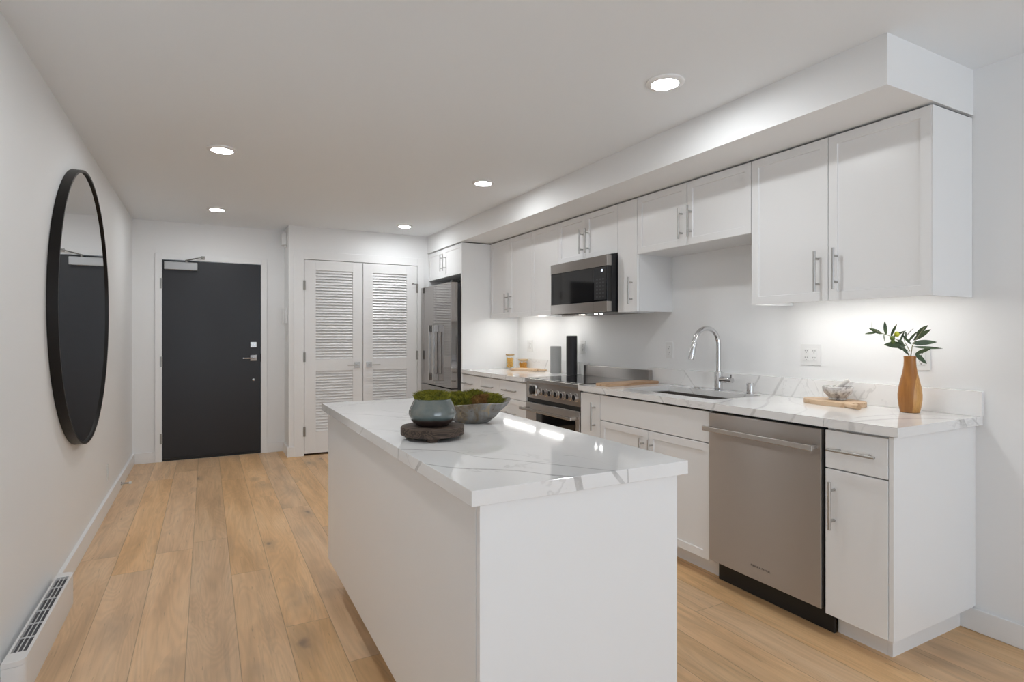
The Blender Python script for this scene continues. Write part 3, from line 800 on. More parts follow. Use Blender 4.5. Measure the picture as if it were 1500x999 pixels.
b = base('wide white sink cabinet with a plain top panel and two doors', 2.0985, 3.020, True)
part('false_front', MB().box(XD, XD + 0.02, 2.0985 + G, 3.020 - G, ZGAP - 0.002, ZD1, 0.0015), M['cab'], b)
leaf_door(b, XD, 2.560, 3.020, ZD0, ZGAP - 0.007, 2.598, (0.470, 0.657)); leaf_door(b, XD, 2.0985, 2.560, ZD0, ZGAP - 0.007, 2.522, (0.470, 0.657))
b = base('narrow white one-door base cabinet between the range and the sink cabinet', 3.0215, 3.240)
leaf_door(b, XD, 3.0215, 3.240, ZD0, ZD1, 3.075, (0.628, 0.815), shaker=False)
for lab, y0, y1, hh in (('white base cabinet with top drawer right beside the range', 3.998, 4.474, (4.135, 4.370, 0.789)),
                    ('white base cabinet with top drawer between two others, left of the range', 4.4755, 4.873, (4.570, 4.790, 0.787)),
                    ('white base cabinet with top drawer beside the refrigerator panel', 4.8745, 5.272, (5.010, 5.240, 0.785))):
    b = base(lab, y0, y1)
    leaf_door(b, XD, y0, y1, 0.722, ZD1, shaker=False, name='drawer', hh=hh)
    leaf_door(b, XD, y0, y1, 0.412, 0.718, name='drawer', hh=hh[:2] + (0.60,))
    leaf_door(b, XD, y0, y1, ZD0, 0.408, name='drawer', hh=hh[:2] + (0.30,))

# ------------------------------------------------------------------ worktops
Z0, Z1 = ZT - TT, ZT
XF = 2.2525
SX0, SX1, SY0, SY1 = 2.388, 2.770, 2.175, 2.925
w = thing('worktop', 'white veined quartz worktop with sink cut-out and backsplash, near run', 'worktop', (2.57, 2.2, Z0), 'white quartz worktops')
mb = MB()
mb.box(XF, SX0, 1.186, 1.4725, Z0, Z1).box(XF, SX0, 1.4737, 3.0135, Z0, Z1).box(XF, SX0, 3.0147, 3.2425, Z0, Z1)
mb.box(SX0, SX1, 1.186, SY0, Z0, Z1).box(SX0, SX1, SY1, 3.2425, Z0, Z1).box(SX1, XW - 0.001, 1.186, 3.2425, Z0, Z1)
part('slab', mb, M['quartz'], w)
part('backsplash', MB().box(XW - 0.021, XW - 0.001, 1.182, 3.2425, Z1 + 0.0003, 1.022, 0.001), M['quartz'], w)
w = thing('worktop', 'white veined quartz worktop holding the pasta jars, beyond the range', 'worktop', (2.57, 4.6, Z0), 'white quartz worktops')
part('slab', MB().box(XF, XW - 0.001, 3.997, 5.2725, Z0, Z1, 0.0008), M['quartz'], w)
part('backsplash', MB().box(XW - 0.021, XW - 0.001, 3.997, 5.2725, Z1 + 0.0003, 1.022, 0.001), M['quartz'], w)

# sink
t = thing('kitchen_sink', 'undermount stainless steel kitchen sink below the faucet', 'sink', (2.58, 2.55, 0.70))
sk = MB(); q = 0.010
sx0, sx1, sy0, sy1, sz = SX0 - 0.006, SX1 + 0.006, SY0 - 0.006, SY1 + 0.006, 0.690
sk.box(sx0, sx1, sy0, sy1, sz - 0.004, sz)
for bx in ((sx0 - 0.002, sx0, sy0, sy1), (sx1, sx1 + 0.002, sy0, sy1), (sx0, sx1, sy0 - 0.002, sy0), (sx0, sx1, sy1, sy1 + 0.002)):
    sk.box(bx[0], bx[1], bx[2], bx[3], sz - 0.004, Z0 - 0.0003)
part('basin', sk, M['steelsink'], t)
part('drain', MB().lathe([(0.055, 0.0), (0.055, 0.003), (0.038, 0.003), (0.034, 0.001)], (2.66, 2.55, sz + 0.0003), 32), M['chrome'], t)

# faucet
FX, FY = 2.806, 2.520
t = thing('kitchen_faucet', 'tall chrome gooseneck faucet behind the sink', 'faucet', (FX, FY, ZT))
part('base', MB().lathe([(0.027, 0.0003), (0.027, 0.006), (0.0245, 0.008), (0.0245, 0.112), (0.022, 0.118), (0.016, 0.121)], (FX, FY, ZT), 36), M['chrome'], t)
sp = [(FX, FY, ZT + 0.115), (FX, FY, 1.10), (FX, FY, 1.205)]
R = 0.096
for i in range(1, 15):
    a = PI * i / 14 * 0.955
    sp.append((FX - R + R * math.cos(a), FY + 0.012 * i / 14, 1.205 + R * math.sin(a)))
e0 = Vector(sp[-1]); dirv = (e0 - Vector(sp[-2])).normalized()
part('spout', MB().tube(sp, 0.0142, 20), M['chrome'], t)
part('spray_head', MB().tube([e0 + dirv * 0.001, e0 + dirv * 0.006, e0 + dirv * 0.010, e0 + dirv * 0.105, e0 + dirv * 0.112], [0.0142, 0.0158, 0.0162, 0.0178, 0.0160], 20), M['chrome'], t)
part('handle', MB().tube([(FX, FY - 0.020, 0.985), (FX, FY - 0.090, 0.985)], 0.0195, 24).tube([(FX, FY - 0.0905, 0.985), (FX, FY - 0.105, 0.985)], [0.0195, 0.0165], 24)
     .tube([(FX, FY - 0.098, 0.985), (FX - 0.01, FY - 0.104, 1.02)], 0.004, 10), M['chrome'], t)
t = thing('air_gap_cap', 'short chrome cylinder on the worktop right of the faucet', 'air gap cap', (2.806, 2.285, ZT))
part('body', MB().lathe([(0.0215, 0.0003), (0.0215, 0.058), (0.019, 0.064), (0.004, 0.065)], (2.806, 2.285, ZT), 32), M['chrome'], t)
part('collar', MB().lathe([(0.0218, 0.002), (0.0245, 0.002), (0.0245, 0.005), (0.0218, 0.006)], (2.806, 2.285, ZT), 32), M['chrome'], t)
t = thing('sink_button', 'flat round steel button in the worktop left of the faucet', 'button', (2.806, 2.700, ZT))
part('flange', MB().lathe([(0.022, 0.0003), (0.022, 0.003), (0.018, 0.005), (0.016, 0.005)], (2.806, 2.700, ZT), 32), M['nickel'], t)
part('button', MB().lathe([(0.0155, 0.0005), (0.0155, 0.0075), (0.013, 0.0085)], (2.806, 2.700, ZT), 32), M['nickel'], t)

# ------------------------------------------------------------------ dishwasher
t = thing('dishwasher', 'stainless steel dishwasher with a long bar handle beside the end cabinet', 'dishwasher', (2.57, 1.79, 0))
DF = 2.258
part('tub', MB().box(DF + 0.026, XW - 0.02, 1.4875, 2.0925, 0.105, 0.872), M['black'], t)
dd = part('door', MB().box(DF, DF + 0.024, 1.4885, 2.0905, 0.117, 0.866, 0.003), M['steel'], t)
part('handle', MB().box(DF - 0.052, DF - 0.038, 1.497, 2.088, 0.778, 0.802, 0.002).box(DF - 0.040, DF, 1.505, 1.521, 0.782, 0.798, 0.001).box(DF - 0.040, DF, 2.066, 2.082, 0.782, 0.798, 0.001), M['steelbar'], dd, 'flat satin steel bar')
part('kick_plate', MB().box(2.338, 2.352, 1.4815, 2.0970, 0.0, 0.104), M['black'], t, 'black recessed kick plate')
fc = bpy.data.curves.new('lettering', 'FONT'); fc.body = 'FISHER & PAYKEL'; fc.size = 0.0125; fc.extrude = 0.0003; fc.space_character = 1.25
fo = bpy.data.objects.new('lettering_curve', fc); C.objects.link(fo)
bpy.context.view_layer.update()
me = bpy.data.meshes.new_from_object(fo.evaluated_get(bpy.context.evaluated_depsgraph_get()))
bpy.data.objects.remove(fo)
wd = max(v.co.x for v in me.vertices)
# text x -> world -y, text y -> world z, facing -x
k = 0.105 / wd
for v in me.vertices: v.co = Vector((DF - 0.0006 - v.co.z, 1.836 - v.co.x * k, 0.176 + v.co.y)) - ROOT[dd.name]
me.materials.append(mat('engraved_lettering', (0.05, 0.045, 0.04), 0.5))
lo = bpy.data.objects.new('lettering', me); C.objects.link(lo); lo.parent = dd; lo['label'] = 'small dark maker lettering'

# ------------------------------------------------------------------ range
RY0, RY1 = 3.2455, 3.9945
t = thing('range', 'stainless steel range with black glass cooktop and a row of knobs', 'range', (2.57, 3.62, 0))
RF = 2.262
part('body', MB().box(RF + 0.045, XW - 0.030, RY0, RY1, 0.09, 0.889), M['steel'], t)
part('cooktop_frame', MB().box(RF - 0.004, 2.830, RY0, RY1, 0.8895, 0.917, 0.002), M['steelbar'], t, 'bright steel edge band')
part('cooktop_glass', MB().box(RF + 0.030, 2.826, RY0 + 0.008, RY1 - 0.008, 0.9172, 0.9215, 0.001), M['blackglass'], t, 'black glass hob')
part('backguard', MB().box(2.832, 2.868, RY0 - 0.06, RY1, 0.9175, 1.005, 0.002), M['steel'], t)
cp = part('control_panel', MB().box(RF + 0.012, RF + 0.040, RY0 + 0.001, RY1 - 0.001, 0.762, 0.889), M['steel'], t)
part('vent_slot', MB().box(RF + 0.020, RF + 0.042, RY0 + 0.003, RY1 - 0.003, 0.728, 0.7615), M['black'], t, 'black slot under the knobs')
RK = Matrix.Rotation(-PI / 2, 3, 'Y')
def knob(y, z, r, d):
    o = part('knob', MB().lathe([(r * 0.98, 0.0), (r, 0.004), (r * 0.93, 0.006), (r * 0.86, d), (r * 0.78, d + 0.002)], (RF + 0.0118, y, z), 32, rot=RK), M['chrome'], cp)
    part('knob_bezel', MB().lathe([(r * 1.02, 0.0), (r * 1.16, 0.0), (r * 1.16, 0.003), (r * 1.02, 0.004), (r * 1.02, 0.0)], (RF + 0.0118, y, z), 32, close=False, rot=RK), M['steelbar'], o)
dial = part('dial', MB().box(RF - 0.004, RF + 0.0118, 3.825, 3.935, 0.782, 0.872, 0.006), M['steelbar'], cp, 'square oven dial plate')
part('dial_knob', MB().lathe([(0.032, 0.0), (0.034, 0.010), (0.028, 0.012), (0.012, 0.013)], (RF - 0.0043, 3.880, 0.828), 32, rot=RK), M['blackplastic'], dial)
for i in range(7): knob(3.775 - i * 0.0805, 0.823, 0.026, 0.024)
od = part('oven_door', MB().box(RF + 0.002, RF + 0.043, RY0 + 0.002, RY1 - 0.002, 0.150, 0.727, 0.003), M['steel'], t)
part('oven_window', MB().box(RF - 0.0005, RF + 0.0018, RY0 + 0.05, RY1 - 0.17, 0.24, 0.660), M['blackglass'], od, 'dark oven glass')
part('oven_handle', MB().box(2.190, 2.206, RY0 - 0.045 + 0.045, RY1 - 0.02, 0.672, 0.694, 0.003).box(2.206, RF + 0.002, RY0 + 0.02, RY0 + 0.045, 0.675, 0.691).box(2.206, RF + 0.002, RY1 - 0.065, RY1 - 0.040, 0.675, 0.691), M['steelbar'], od)
part('plinth', MB().box(2.345, 2.36, RY0, RY1, 0.0, 0.0895), M['black'], t)

# ------------------------------------------------------------------ microwave
t = thing('microwave', 'over-range microwave with black glass front between steel bands', 'microwave', (2.57, 3.6, 1.42))
MX, MY0, MY1 = 2.484, 3.2225, 3.968
part('body', MB().box(MX + 0.042, XW - 0.002, MY0, MY1, 1.422, 1.828, 0.002), M['blackplastic'], t)
md = part('door', MB().box(MX + 0.003, MX + 0.041, MY0 + 0.002, MY1 - 0.002, 1.500, 1.752, 0.001), M['blackglass'], t, 'black glass front')
part('upper_band', MB().box(MX, MX + 0.041, MY0, MY1, 1.7525, 1.828, 0.002), M['steel'], t, 'brushed steel band')
part('lower_band', MB().box(MX, MX + 0.041, MY0, MY1, 1.426, 1.4995, 0.002), M['steel'], t, 'brushed steel band')
part('door_window', MB().box(MX + 0.0020, MX + 0.0029, 3.395, 3.930, 1.512, 1.728), mat('tinted_window', (0.012, 0.012, 0.013), 0.06), md)
part('door_seam', MB().box(MX - 0.0004, MX + 0.002, 3.384, 3.3855, 1.428, 1.4985), M['blackplastic'], md)
cpn = part('control_panel', MB().box(MX + 0.0020, MX + 0.0029, 3.232, 3.378, 1.512, 1.742), M['blackplastic'], md)
kb = MB()
for r in range(6):
    for c in range(3): kb.box(MX + 0.0012, MX + 0.0019, 3.258 + c * 0.036, 3.258 + c * 0.036 + 0.022, 1.530 + r * 0.025, 1.530 + r * 0.025 + 0.010)
part('keypad', kb, mat('keypad_print', (0.05, 0.05, 0.055), 0.4), cpn)
dg = MB()
def seg7(y, ch, z=1.712, h=0.017, wd=0.009, s=0.0022):
    on = {'1': 'bc', '8': 'abcdefg', '0': 'abcdef', '2': 'abged', '6': 'acdefg'}[ch]
    P = {'a': (0, wd, h - s, h), 'd': (0, wd, 0, s), 'g': (0, wd, h / 2 - s / 2, h / 2 + s / 2), 'f': (0, s, h / 2, h), 'e': (0, s, 0, h / 2), 'b': (wd - s, wd, h / 2, h), 'c': (wd - s, wd, 0, h / 2)}
    for q in on:
        u0, u1, v0, v1 = P[q]; dg.box(MX + 0.0010, MX + 0.0018, y - u1, y - u0, z + v0, z + v1)
seg7(3.300, '1'); seg7(3.285, '8')
part('clock_digits', dg, M['digit'], cpn, 'pale lit digits')
hl = MB()
for yy in (3.535, 3.470): hl.lathe([(0.010, 0.0), (0.010, -0.003)], (2.62, yy, 1.4215), 24)
part('task_lamp', hl, M['hoodlamp'], t, 'two small bright lamps underneath')
part('vent_grille', MB().box(2.52, 2.60, 3.62, 3.86, 1.408, 1.4215, 0.002), M['steelbar'], t)

# ------------------------------------------------------------------ refrigerator
t = thing('refrigerator', 'tall stainless steel refrigerator with two doors between closet and white panel', 'refrigerator', (2.5, 5.78, 0))
FXF, FY0, FY1, FZ = 2.163, 5.335, 6.232, 1.795
part('body', MB().box(FXF + 0.082, XW - 0.03, FY0 + 0.012, FY1 - 0.004, 0.02, FZ - 0.012), mat('fridge_side_grey', (0.10, 0.10, 0.105), 0.45, 0.3), t)
split = 5.760
for nm, a, c in (('near', FY0, split - 0.0025), ('far', split + 0.0025, FY1)):
    d = part('door', MB().box(FXF, FXF + 0.076, a, c, 0.72, FZ, 0.004), M['steelfridge'], t)
    hy = split - 0.062 if nm == 'near' else split + 0.062
    hb = MB().box(FXF - 0.062, FXF - 0.040, hy - 0.014, hy + 0.014, 0.775, 1.365, 0.003)
    hb.box(FXF - 0.045, FXF, hy - 0.014, hy + 0.014, 1.290, 1.365, 0.003).box(FXF - 0.045, FXF, hy - 0.014, hy + 0.014, 0.775, 0.850, 0.003)
    part('handle', hb, M['steelbar'], d)
d = part('freezer_drawer', MB().box(FXF, FXF + 0.076, FY0, FY1, 0.10, 0.712, 0.004), M['steelfridge'], t)
part('handle', MB().box(FXF - 0.062, FXF - 0.040, FY0 + 0.15, FY1 - 0.15, 0.62, 0.648, 0.003).box(FXF - 0.045, FXF, FY0 + 0.15, FY0 + 0.2, 0.62, 0.648).box(FXF - 0.045, FXF, FY1 - 0.2, FY1 - 0.15, 0.62, 0.648), M['steelbar'], d)
part('top_hinge', MB().box(FXF + 0.02, FXF + 0.11, FY0 + 0.012, FY0 + 0.06, FZ + 0.0005, FZ + 0.022, 0.003), M['black'], t)
part('foot_grille', MB().box(FXF + 0.03, FXF + 0.08, FY0 + 0.01, FY1 - 0.01, 0.0, 0.095), M['black'], t)

# ------------------------------------------------------------------ island
IX0, IX1, IY0, IY1 = 0.5156, 1.1639, 1.1505, 3.0032
t = thing('kitchen_island', 'white kitchen island base with plain flat panels', 'island', (0.83, 2.08, 0))
bx0, bx1, by0, by1 = IX0 + 0.0254, IX1 - 0.0254, IY0 + 0.0154, IY1 - 0.036
part('back_panel', MB().box(bx0, bx0 + 0.018, by0 + 0.0195, by1, 0.137, Z0 - 0.0005, 0.0008), M['cab'], t)
part('end_panel', MB().box(bx0 + 0.0015, bx1, by0, by0 + 0.018, 0.0, Z0 - 0.0005, 0.0008), M['cab'], t)
part('far_end_panel', MB().box(bx0 + 0.0185, bx1, by1 - 0.018, by1, 0.137, Z0 - 0.0005, 0.0008), M['cab'], t)
part('carcass', MB().box(bx0 + 0.019, bx1 - 0.022, by0 + 0.019, by1 - 0.019, 0.10, Z0 - 0.001), M['cabbox'], t)
part('toe_kick', MB().box(bx0 + 0.076, bx1 - 0.08, by0 + 0.0185, by1 - 0.060, 0.0, 0.0995), M['cab'], t)
for k in range(3):
    L = (by1 - by0 - 0.040) / 3; a = by0 + 0.020 + k * L
    m = MB(); m.shaker(bx1 - 0.021, a + G, a + L - G, 0.103, Z0 - 0.012)
    # the working side faces the range: mirror the leaf so that its sunk panel looks towards +x
    for v in m.bm.verts: v.co.x = 2 * (bx1 - 0.0105) - v.co.x
    part('door', m, M['cab'], t)
solo('island_worktop', MB().box(IX0, IX1, IY0, IY1, Z0, Z1, 0.0012), M['quartz_island'], 'thick white quartz slab with grey veins on the island', 'worktop', (0.84, 2.08, Z0))

# ------------------------------------------------------------------ things on the island
def moss_clump(mb, fn_in, zfn, n, h, lean=0.6, seed=1):
    """short blades growing out of a mound; fn_in gives a random (x, y) inside the outline"""
    rnd = random.Random(seed)
    for _ in range(n):
        x, y = fn_in(rnd); z = zfn(x, y)
        a = rnd.uniform(0, 2 * PI); l = h * rnd.uniform(0.5, 1.25)
        dx, dy = rnd.gauss(0, lean) * l, rnd.gauss(0, lean) * l
        wv = 0.0013
        b0 = mb.bm.verts.new((x - wv * math.cos(a), y - wv * math.sin(a), z - 0.002))
        b1 = mb.bm.verts.new((x + wv * math.cos(a), y + wv * math.sin(a), z - 0.002))
        m0 = mb.bm.verts.new((x + dx * 0.5 + wv * math.cos(a), y + dy * 0.5 + wv * math.sin(a), z + l * 0.6))
        tp = mb.bm.verts.new((x + dx, y + dy, z + l))
        mb.bm.faces.new((b0, b1, m0)); mb.bm.faces.new((b0, m0, tp))

PX, PY = 0.676, 1.832
SXc, SYc, SR = 0.672, 1.818, 0.106
t = thing('wooden_trivet', 'round dark weathered wood stand on short feet under the teal pot', 'stand', (SXc, SYc, ZT))
rr = random.Random(3)
poly = []
for k in range(40):
    a = 2 * PI * k / 40; r = SR * (1 + 0.018 * math.sin(3 * a + 1) + 0.012 * math.sin(7 * a) + rr.uniform(-0.006, 0.006))
    poly.append((SXc + r * math.cos(a), SYc + r * math.sin(a)))
part('slab', MB().prism(poly, ZT + 0.012, ZT + 0.0395, 0.004), M['stump'], t)
for ang in (-1.95, 0.15, 2.25):
    fx, fy = SXc + 0.082 * math.cos(ang), SYc + 0.082 * math.sin(ang)
    part('foot', MB().lathe([(0.017, 0.0), (0.020, 0.006), (0.022, 0.0118)], (fx, fy, ZT + 0.0002), 18), M['stump'], t)
PZ = ZT + 0.0397
t = thing('moss_pot', 'round teal glazed ceramic pot with a dark base, filled with moss', 'pot', (PX, PY, PZ))
pp = [(0.046, 0.0), (0.052, 0.002), (0.066, 0.012), (0.077, 0.026), (0.0808, 0.040), (0.0785, 0.054), (0.071, 0.070), (0.0635, 0.085), (0.0625, 0.089), (0.0605, 0.090), (0.0585, 0.086), (0.062, 0.074)]
part('bowl', MB().lathe(pp, (PX, PY, PZ), 72), M['glaze'], t)
def disc(rnd, cx=PX, cy=PY, R=0.060):
    a = rnd.uniform(0, 2 * PI); r = R * math.sqrt(rnd.random()); return cx + r * math.cos(a), cy + r * math.sin(a)
def domez(x, y):
    r = math.hypot(x - PX, y - PY) / 0.064
    return PZ + 0.086 + 0.019 * math.sqrt(max(0, 1 - r * r)) + 0.004 * math.sin(x * 210) * math.sin(y * 190)
mm = MB(); mm.lathe([(0.0615, 0.076), (0.060, 0.088), (0.050, 0.098), (0.034, 0.104), (0.015, 0.106), (0.002, 0.106)], (PX, PY, PZ), 32)
moss_clump(mm, disc, domez, 5200, 0.011, 0.75, 2)
part('moss', mm, M['moss'], t, 'mound of green moss', smooth=0)

# boat-shaped petrified wood bowl
BXc, BYc, BZb = 0.925, 2.060, ZT
ax = Vector((0.915, -0.403, 0)); ay = Vector((0.403, 0.915, 0))
t = thing('moss_bowl', 'long grey-brown petrified wood bowl filled with moss behind the pot', 'bowl', (BXc, BYc, BZb))
def bowl_ring(u, v, z): return Vector((BXc, BYc, BZb)) + ax * u + ay * v + Vector((0, 0, z))
bb = MB(); N = 72; prof = [(0.40, 0.0003), (0.52, 0.005), (0.70, 0.022), (0.85, 0.045), (0.95, 0.064), (1.0, 0.077), (0.975, 0.080), (0.94, 0.076), (0.86, 0.060), (0.60, 0.040), (0.10, 0.036)]
rings = []
for s_, z_ in prof:
    ring = []
    for k in range(N):
        a = 2 * PI * k / N; ca, sa = math.cos(a), math.sin(a)
        U = 0.150 if ca > 0 else 0.135
        u_ = U * (abs(ca) ** 0.9) * (1 if ca > 0 else -1)
        v_ = 0.088 * (abs(sa) ** 1.05) * (1 if sa > 0 else -1)
        tip = max(0, ca) ** 5
        wob = 1 + 0.025 * math.sin(5 * a + 2) + 0.015 * math.sin(9 * a)
        zz = z_ * (1 + 0.17 * tip + 0.05 * math.sin(4 * a + 0.5) * (z_ > 0.03))
        ring.append(bb.bm.verts.new(bowl_ring(u_ * (s_ if s_ > 0.9 else s_ * (1 - 0.10 * tip)) * wob, v_ * s_ * wob, zz)))
    rings.append(ring)
for i in range(len(rings) - 1):
    for k in range(N): bb.bm.faces.new((rings[i][k], rings[i][(k + 1) % N], rings[i + 1][(k + 1) % N], rings[i + 1][k]))
bb.bm.faces.new(rings[0][::-1]); bb.bm.faces.new(rings[-1])
part('shell', bb, M['bowl'], t, smooth=50)
def make_bowlmoss(us, ue, seed, brown=False):
    def inside(rnd):
        while True:
            u_ = rnd.uniform(us, ue); v_ = rnd.uniform(-0.072, 0.072)
            if (u_ / 0.122) ** 2 + (v_ / 0.075) ** 2 < 1:
                isb = (v_ < -0.035 and 0.0 < u_ < 0.055)
                if isb == brown: p = bowl_ring(u_, v_, 0); return p.x, p.y
    return inside
def bmz(x, y):
    d = Vector((x - BXc, y - BYc, 0)); u_ = d.dot(ax); v_ = d.dot(ay)
    e = max(0, 1 - (u_ / 0.128) ** 2 - (v_ / 0.080) ** 2)
    return BZb + 0.062 + 0.048 * math.sqrt(e) + 0.010 * math.sin(u_ * 75 + 0.6) * math.cos(v_ * 60) * math.sqrt(e)
mm = MB(); 
core = [(1.0, 0.055), (0.93, 0.075), (0.75, 0.090), (0.45, 0.098), (0.1, 0.100)]
rings = []
for s_, z_ in core:
    rings.append([mm.bm.verts.new(bowl_ring(0.120 * s_ * math.cos(2 * PI * k / 40), 0.073 * s_ * math.sin(2 * PI * k / 40), z_)) for k in range(40)])
for i in range(4):
    for k in range(40): mm.bm.faces.new((rings[i][k], rings[i][(k + 1) % 40], rings[i + 1][(k + 1) % 40], rings[i + 1][k]))
mm.bm.faces.new(rings[-1]); mm.bm.faces.new(rings[0][::-1])
moss_clump(mm, make_bowlmoss(-0.118, 0.118, 4), bmz, 9000, 0.013, 0.8, 5)
part('moss', mm, M['moss'], t, 'clumps of green moss', smooth=0)
mm = MB(); moss_clump(mm, make_bowlmoss(0.0, 0.055, 6, True), bmz, 1500, 0.012, 0.8, 8)
part('dry_moss', mm, M['mossbrown'], t, 'patch of rust brown dry moss', smooth=0)

# ------------------------------------------------------------------ things on the wall run worktop
def canister(name, label, x, y, r, h, m):
    t = thing(name, label, 'cylinder', (x, y, ZT))
    part('body', MB().lathe([(r - 0.003, 0.0004), (r, 0.003), (r, h - 0.003), (r - 0.002, h)], (x, y, ZT), 56), m, t)
    part('rim', MB().lathe([(r - 0.004, h + 0.0004), (r - 0.001, h + 0.001), (r - 0.002, h + 0.004), (r - 0.008, h + 0.004), (r - 0.012, h + 0.0004)], (x, y, ZT), 56), m, t)
canister('ceramic_vase', 'shorter matte grey cylinder vase standing left of the tall black one', 2.775, 4.345, 0.0505, 0.240, M['greycan'])
canister('ceramic_vase', 'tall matte black cylinder vase next to the range', 2.785, 4.105, 0.0475, 0.335, M['blackcan'])

def jar(label, x, y, r, h, plabel, seed, pm):
    t = thing('glass_jar', label, 'jar', (x, y, ZT), 'pasta jars with wooden lids')
    part('glass', MB().lathe([(r - 0.004, 0.0005), (r, 0.004), (r, h - 0.012), (r - 0.006, h - 0.002), (r - 0.006, h)], (x, y, ZT), 48), M['glass'], t)
    part('lid', MB().lathe([(r - 0.010, h - 0.008), (r - 0.010, h + 0.0008), (r + 0.001, h + 0.0010), (r + 0.002, h + 0.003), (r + 0.002, h + 0.013), (r - 0.001, h + 0.016)], (x, y, ZT), 48), M['lidwood'], t, 'pale wooden lid')
    rnd = random.Random(seed); b = MB(); top = h * 0.86
    for i in range(190):
        a = rnd.uniform(0, 2 * PI); rad = (r - 0.012) * math.sqrt(rnd.random()); z = ZT + 0.012 + rnd.random() * (top - 0.018)
        c = Vector((x + rad * math.cos(a), y + rad * math.sin(a), z)); d = Vector((rnd.gauss(0, 1), rnd.gauss(0, 1), rnd.gauss(0, 1))).normalized() * 0.006
        b.tube([c - d, c + d * 0.2 + Vector((0, 0, 0.0015)), c + d], 0.0036, 7)
    o = solo('dry_pasta', b, pm, plabel, 'pasta', (x, y, ZT + 0.01)); o['kind'] = 'stuff'
jar('taller glass jar of pasta with a wooden lid against the white panel', 2.745, 5.165, 0.043, 0.135, 'pale yellow pasta inside the taller glass jar', 1, M['pasta2'])
jar('shorter wide glass jar of pasta with a wooden lid behind the cutting board', 2.800, 4.990, 0.051, 0.088, 'orange yellow pasta inside the shorter glass jar', 2, M['pasta'])

def rounded_board(pts, r=0.02, n=6):
    out = []; m = len(pts)
    for i in range(m):
        p = Vector(pts[i]); a = (Vector(pts[i - 1]) - p); b = (Vector(pts[(i + 1) % m]) - p)
        rr_ = min(r, a.length * 0.45, b.length * 0.45)
        p0 = p + a.normalized() * rr_; p1 = p + b.normalized() * rr_
        for k in range(n + 1):
            s_ = k / n; out.append(tuple((1 - s_) ** 2 * p0 + 2 * s_ * (1 - s_) * p + s_ * s_ * p1))
    return out
def board(label, loc, rot, poly, th, m, hole=None):
    t = bpy.data.objects.new('cutting_board', None); C.objects.link(t); t.location = loc; t.rotation_euler = (0, 0, rot)
    t.empty_display_size = 0.05; ROOT[t.name] = Vector((0, 0, 0)); tag(t, label, 'cutting board')
    return t, part('plank', MB().prism(poly, 0.0004, th, 0.004), m, t)
# local y is the board's length, handle towards -y
oval = []
for k in range(48):
    a = 2 * PI * k / 48; oval.append((0.098 * math.copysign(abs(math.cos(a)) ** 0.85, math.cos(a)), 0.150 * math.copysign(abs(math.sin(a)) ** 0.85, math.sin(a))))
t1, _ = board('pale round-ended wooden cutting board lying in front of the shorter pasta jar', (2.715, 4.790, ZT), 0.45, rounded_board([(-0.085, -0.15), (0.085, -0.15), (0.085, 0.15), (-0.085, 0.15)], 0.07), 0.022, M['board'])
part('handle', MB().prism(rounded_board([(-0.022, -0.235), (0.022, -0.235), (0.026, -0.148), (-0.026, -0.148)], 0.018), 0.003, 0.020, 0.003), M['board'], t1)
t2, _ = board('flat oak cutting board lying between the cooktop and the sink', (2.585, 3.118, ZT), 0.115, rounded_board([(-0.245, -0.068), (0.245, -0.068), (0.245, 0.068), (-0.245, 0.068)], 0.012), 0.019, M['boardx'])
part('hang_hole', MB().lathe([(0.008, 0.0192), (0.011, 0.0192), (0.011, 0.0197), (0.008, 0.0197), (0.008, 0.0192)], (0.215, 0, 0), 20, close=False), M['stump'], t2)
t3, _ = board('pale oval wooden board with a knob handle under the mortar', (2.752, 1.745, ZT), -0.12, oval, 0.022, M['board'])
hd = MB()
hd.tube([(-0.062, -0.112, 0.0125), (-0.078, -0.165, 0.0125), (-0.088, -0.200, 0.0125)], [0.0115, 0.0105, 0.0120], 18)
part('handle', hd, M['board'], t3)

t = thing('mortar', 'small grey marbled stone mortar on the oval board', 'mortar', (2.775, 1.742, ZT + 0.0223))
part('bowl', MB().lathe([(0.036, 0.0003), (0.040, 0.002), (0.038, 0.010), (0.044, 0.018), (0.060, 0.034), (0.067, 0.050), (0.0685, 0.064), (0.0665, 0.067), (0.062, 0.065), (0.060, 0.052), (0.050, 0.034), (0.030, 0.022), (0.004, 0.018)], (2.775, 1.742, ZT + 0.0223), 56), M['marble'], t)
pz = ZT + 0.0223
pe = MB().tube([(2.765, 1.775, pz + 0.035), (2.770, 1.765, pz + 0.040), (2.775, 1.740, pz + 0.062), (2.787, 1.700, pz + 0.096), (2.789, 1.693, pz + 0.101)], [0.011, 0.0145, 0.011, 0.0105, 0.007], 20)
solo('pestle', pe, mat('pale_stone', (0.62, 0.59, 0.56), 0.4), 'pale stone pestle leaning in the mortar', 'pestle', (2.775, 1.742, pz + 0.035))

# wooden bottle vase with olive sprigs
VX, VY = 2.765, 1.405
t = thing('wooden_vase', 'turned wooden bottle vase with two wood tones at the counter end', 'vase', (VX, VY, ZT))
vp = [(0.034, 0.0005), (0.0375, 0.002), (0.042, 0.025), (0.0462, 0.058), (0.0465, 0.080), (0.043, 0.112), (0.036, 0.145), (0.0285, 0.178), (0.0240, 0.208), (0.0228, 0.232), (0.0240, 0.2500), (0.0215, 0.2505), (0.0195, 0.232), (0.0195, 0.16)]
part('body', MB().lathe(vp, (VX, VY, ZT), 56), M['vasewood'], t)
cr = Vector((math.cos(YAW), -math.sin(YAW), 0)); cf = Vector((math.sin(YAW), math.cos(YAW), 0)); up = Vector((0, 0, 1))
VT = Vector((VX, VY, ZT + 0.252))
sprig = thing('olive_branch', 'green olive branch with narrow leaves and olives in the wooden vase', 'branch', tuple(VT))
def at(u_, v_, w_=0.0): return VT + cr * u_ + up * v_ + cf * w_
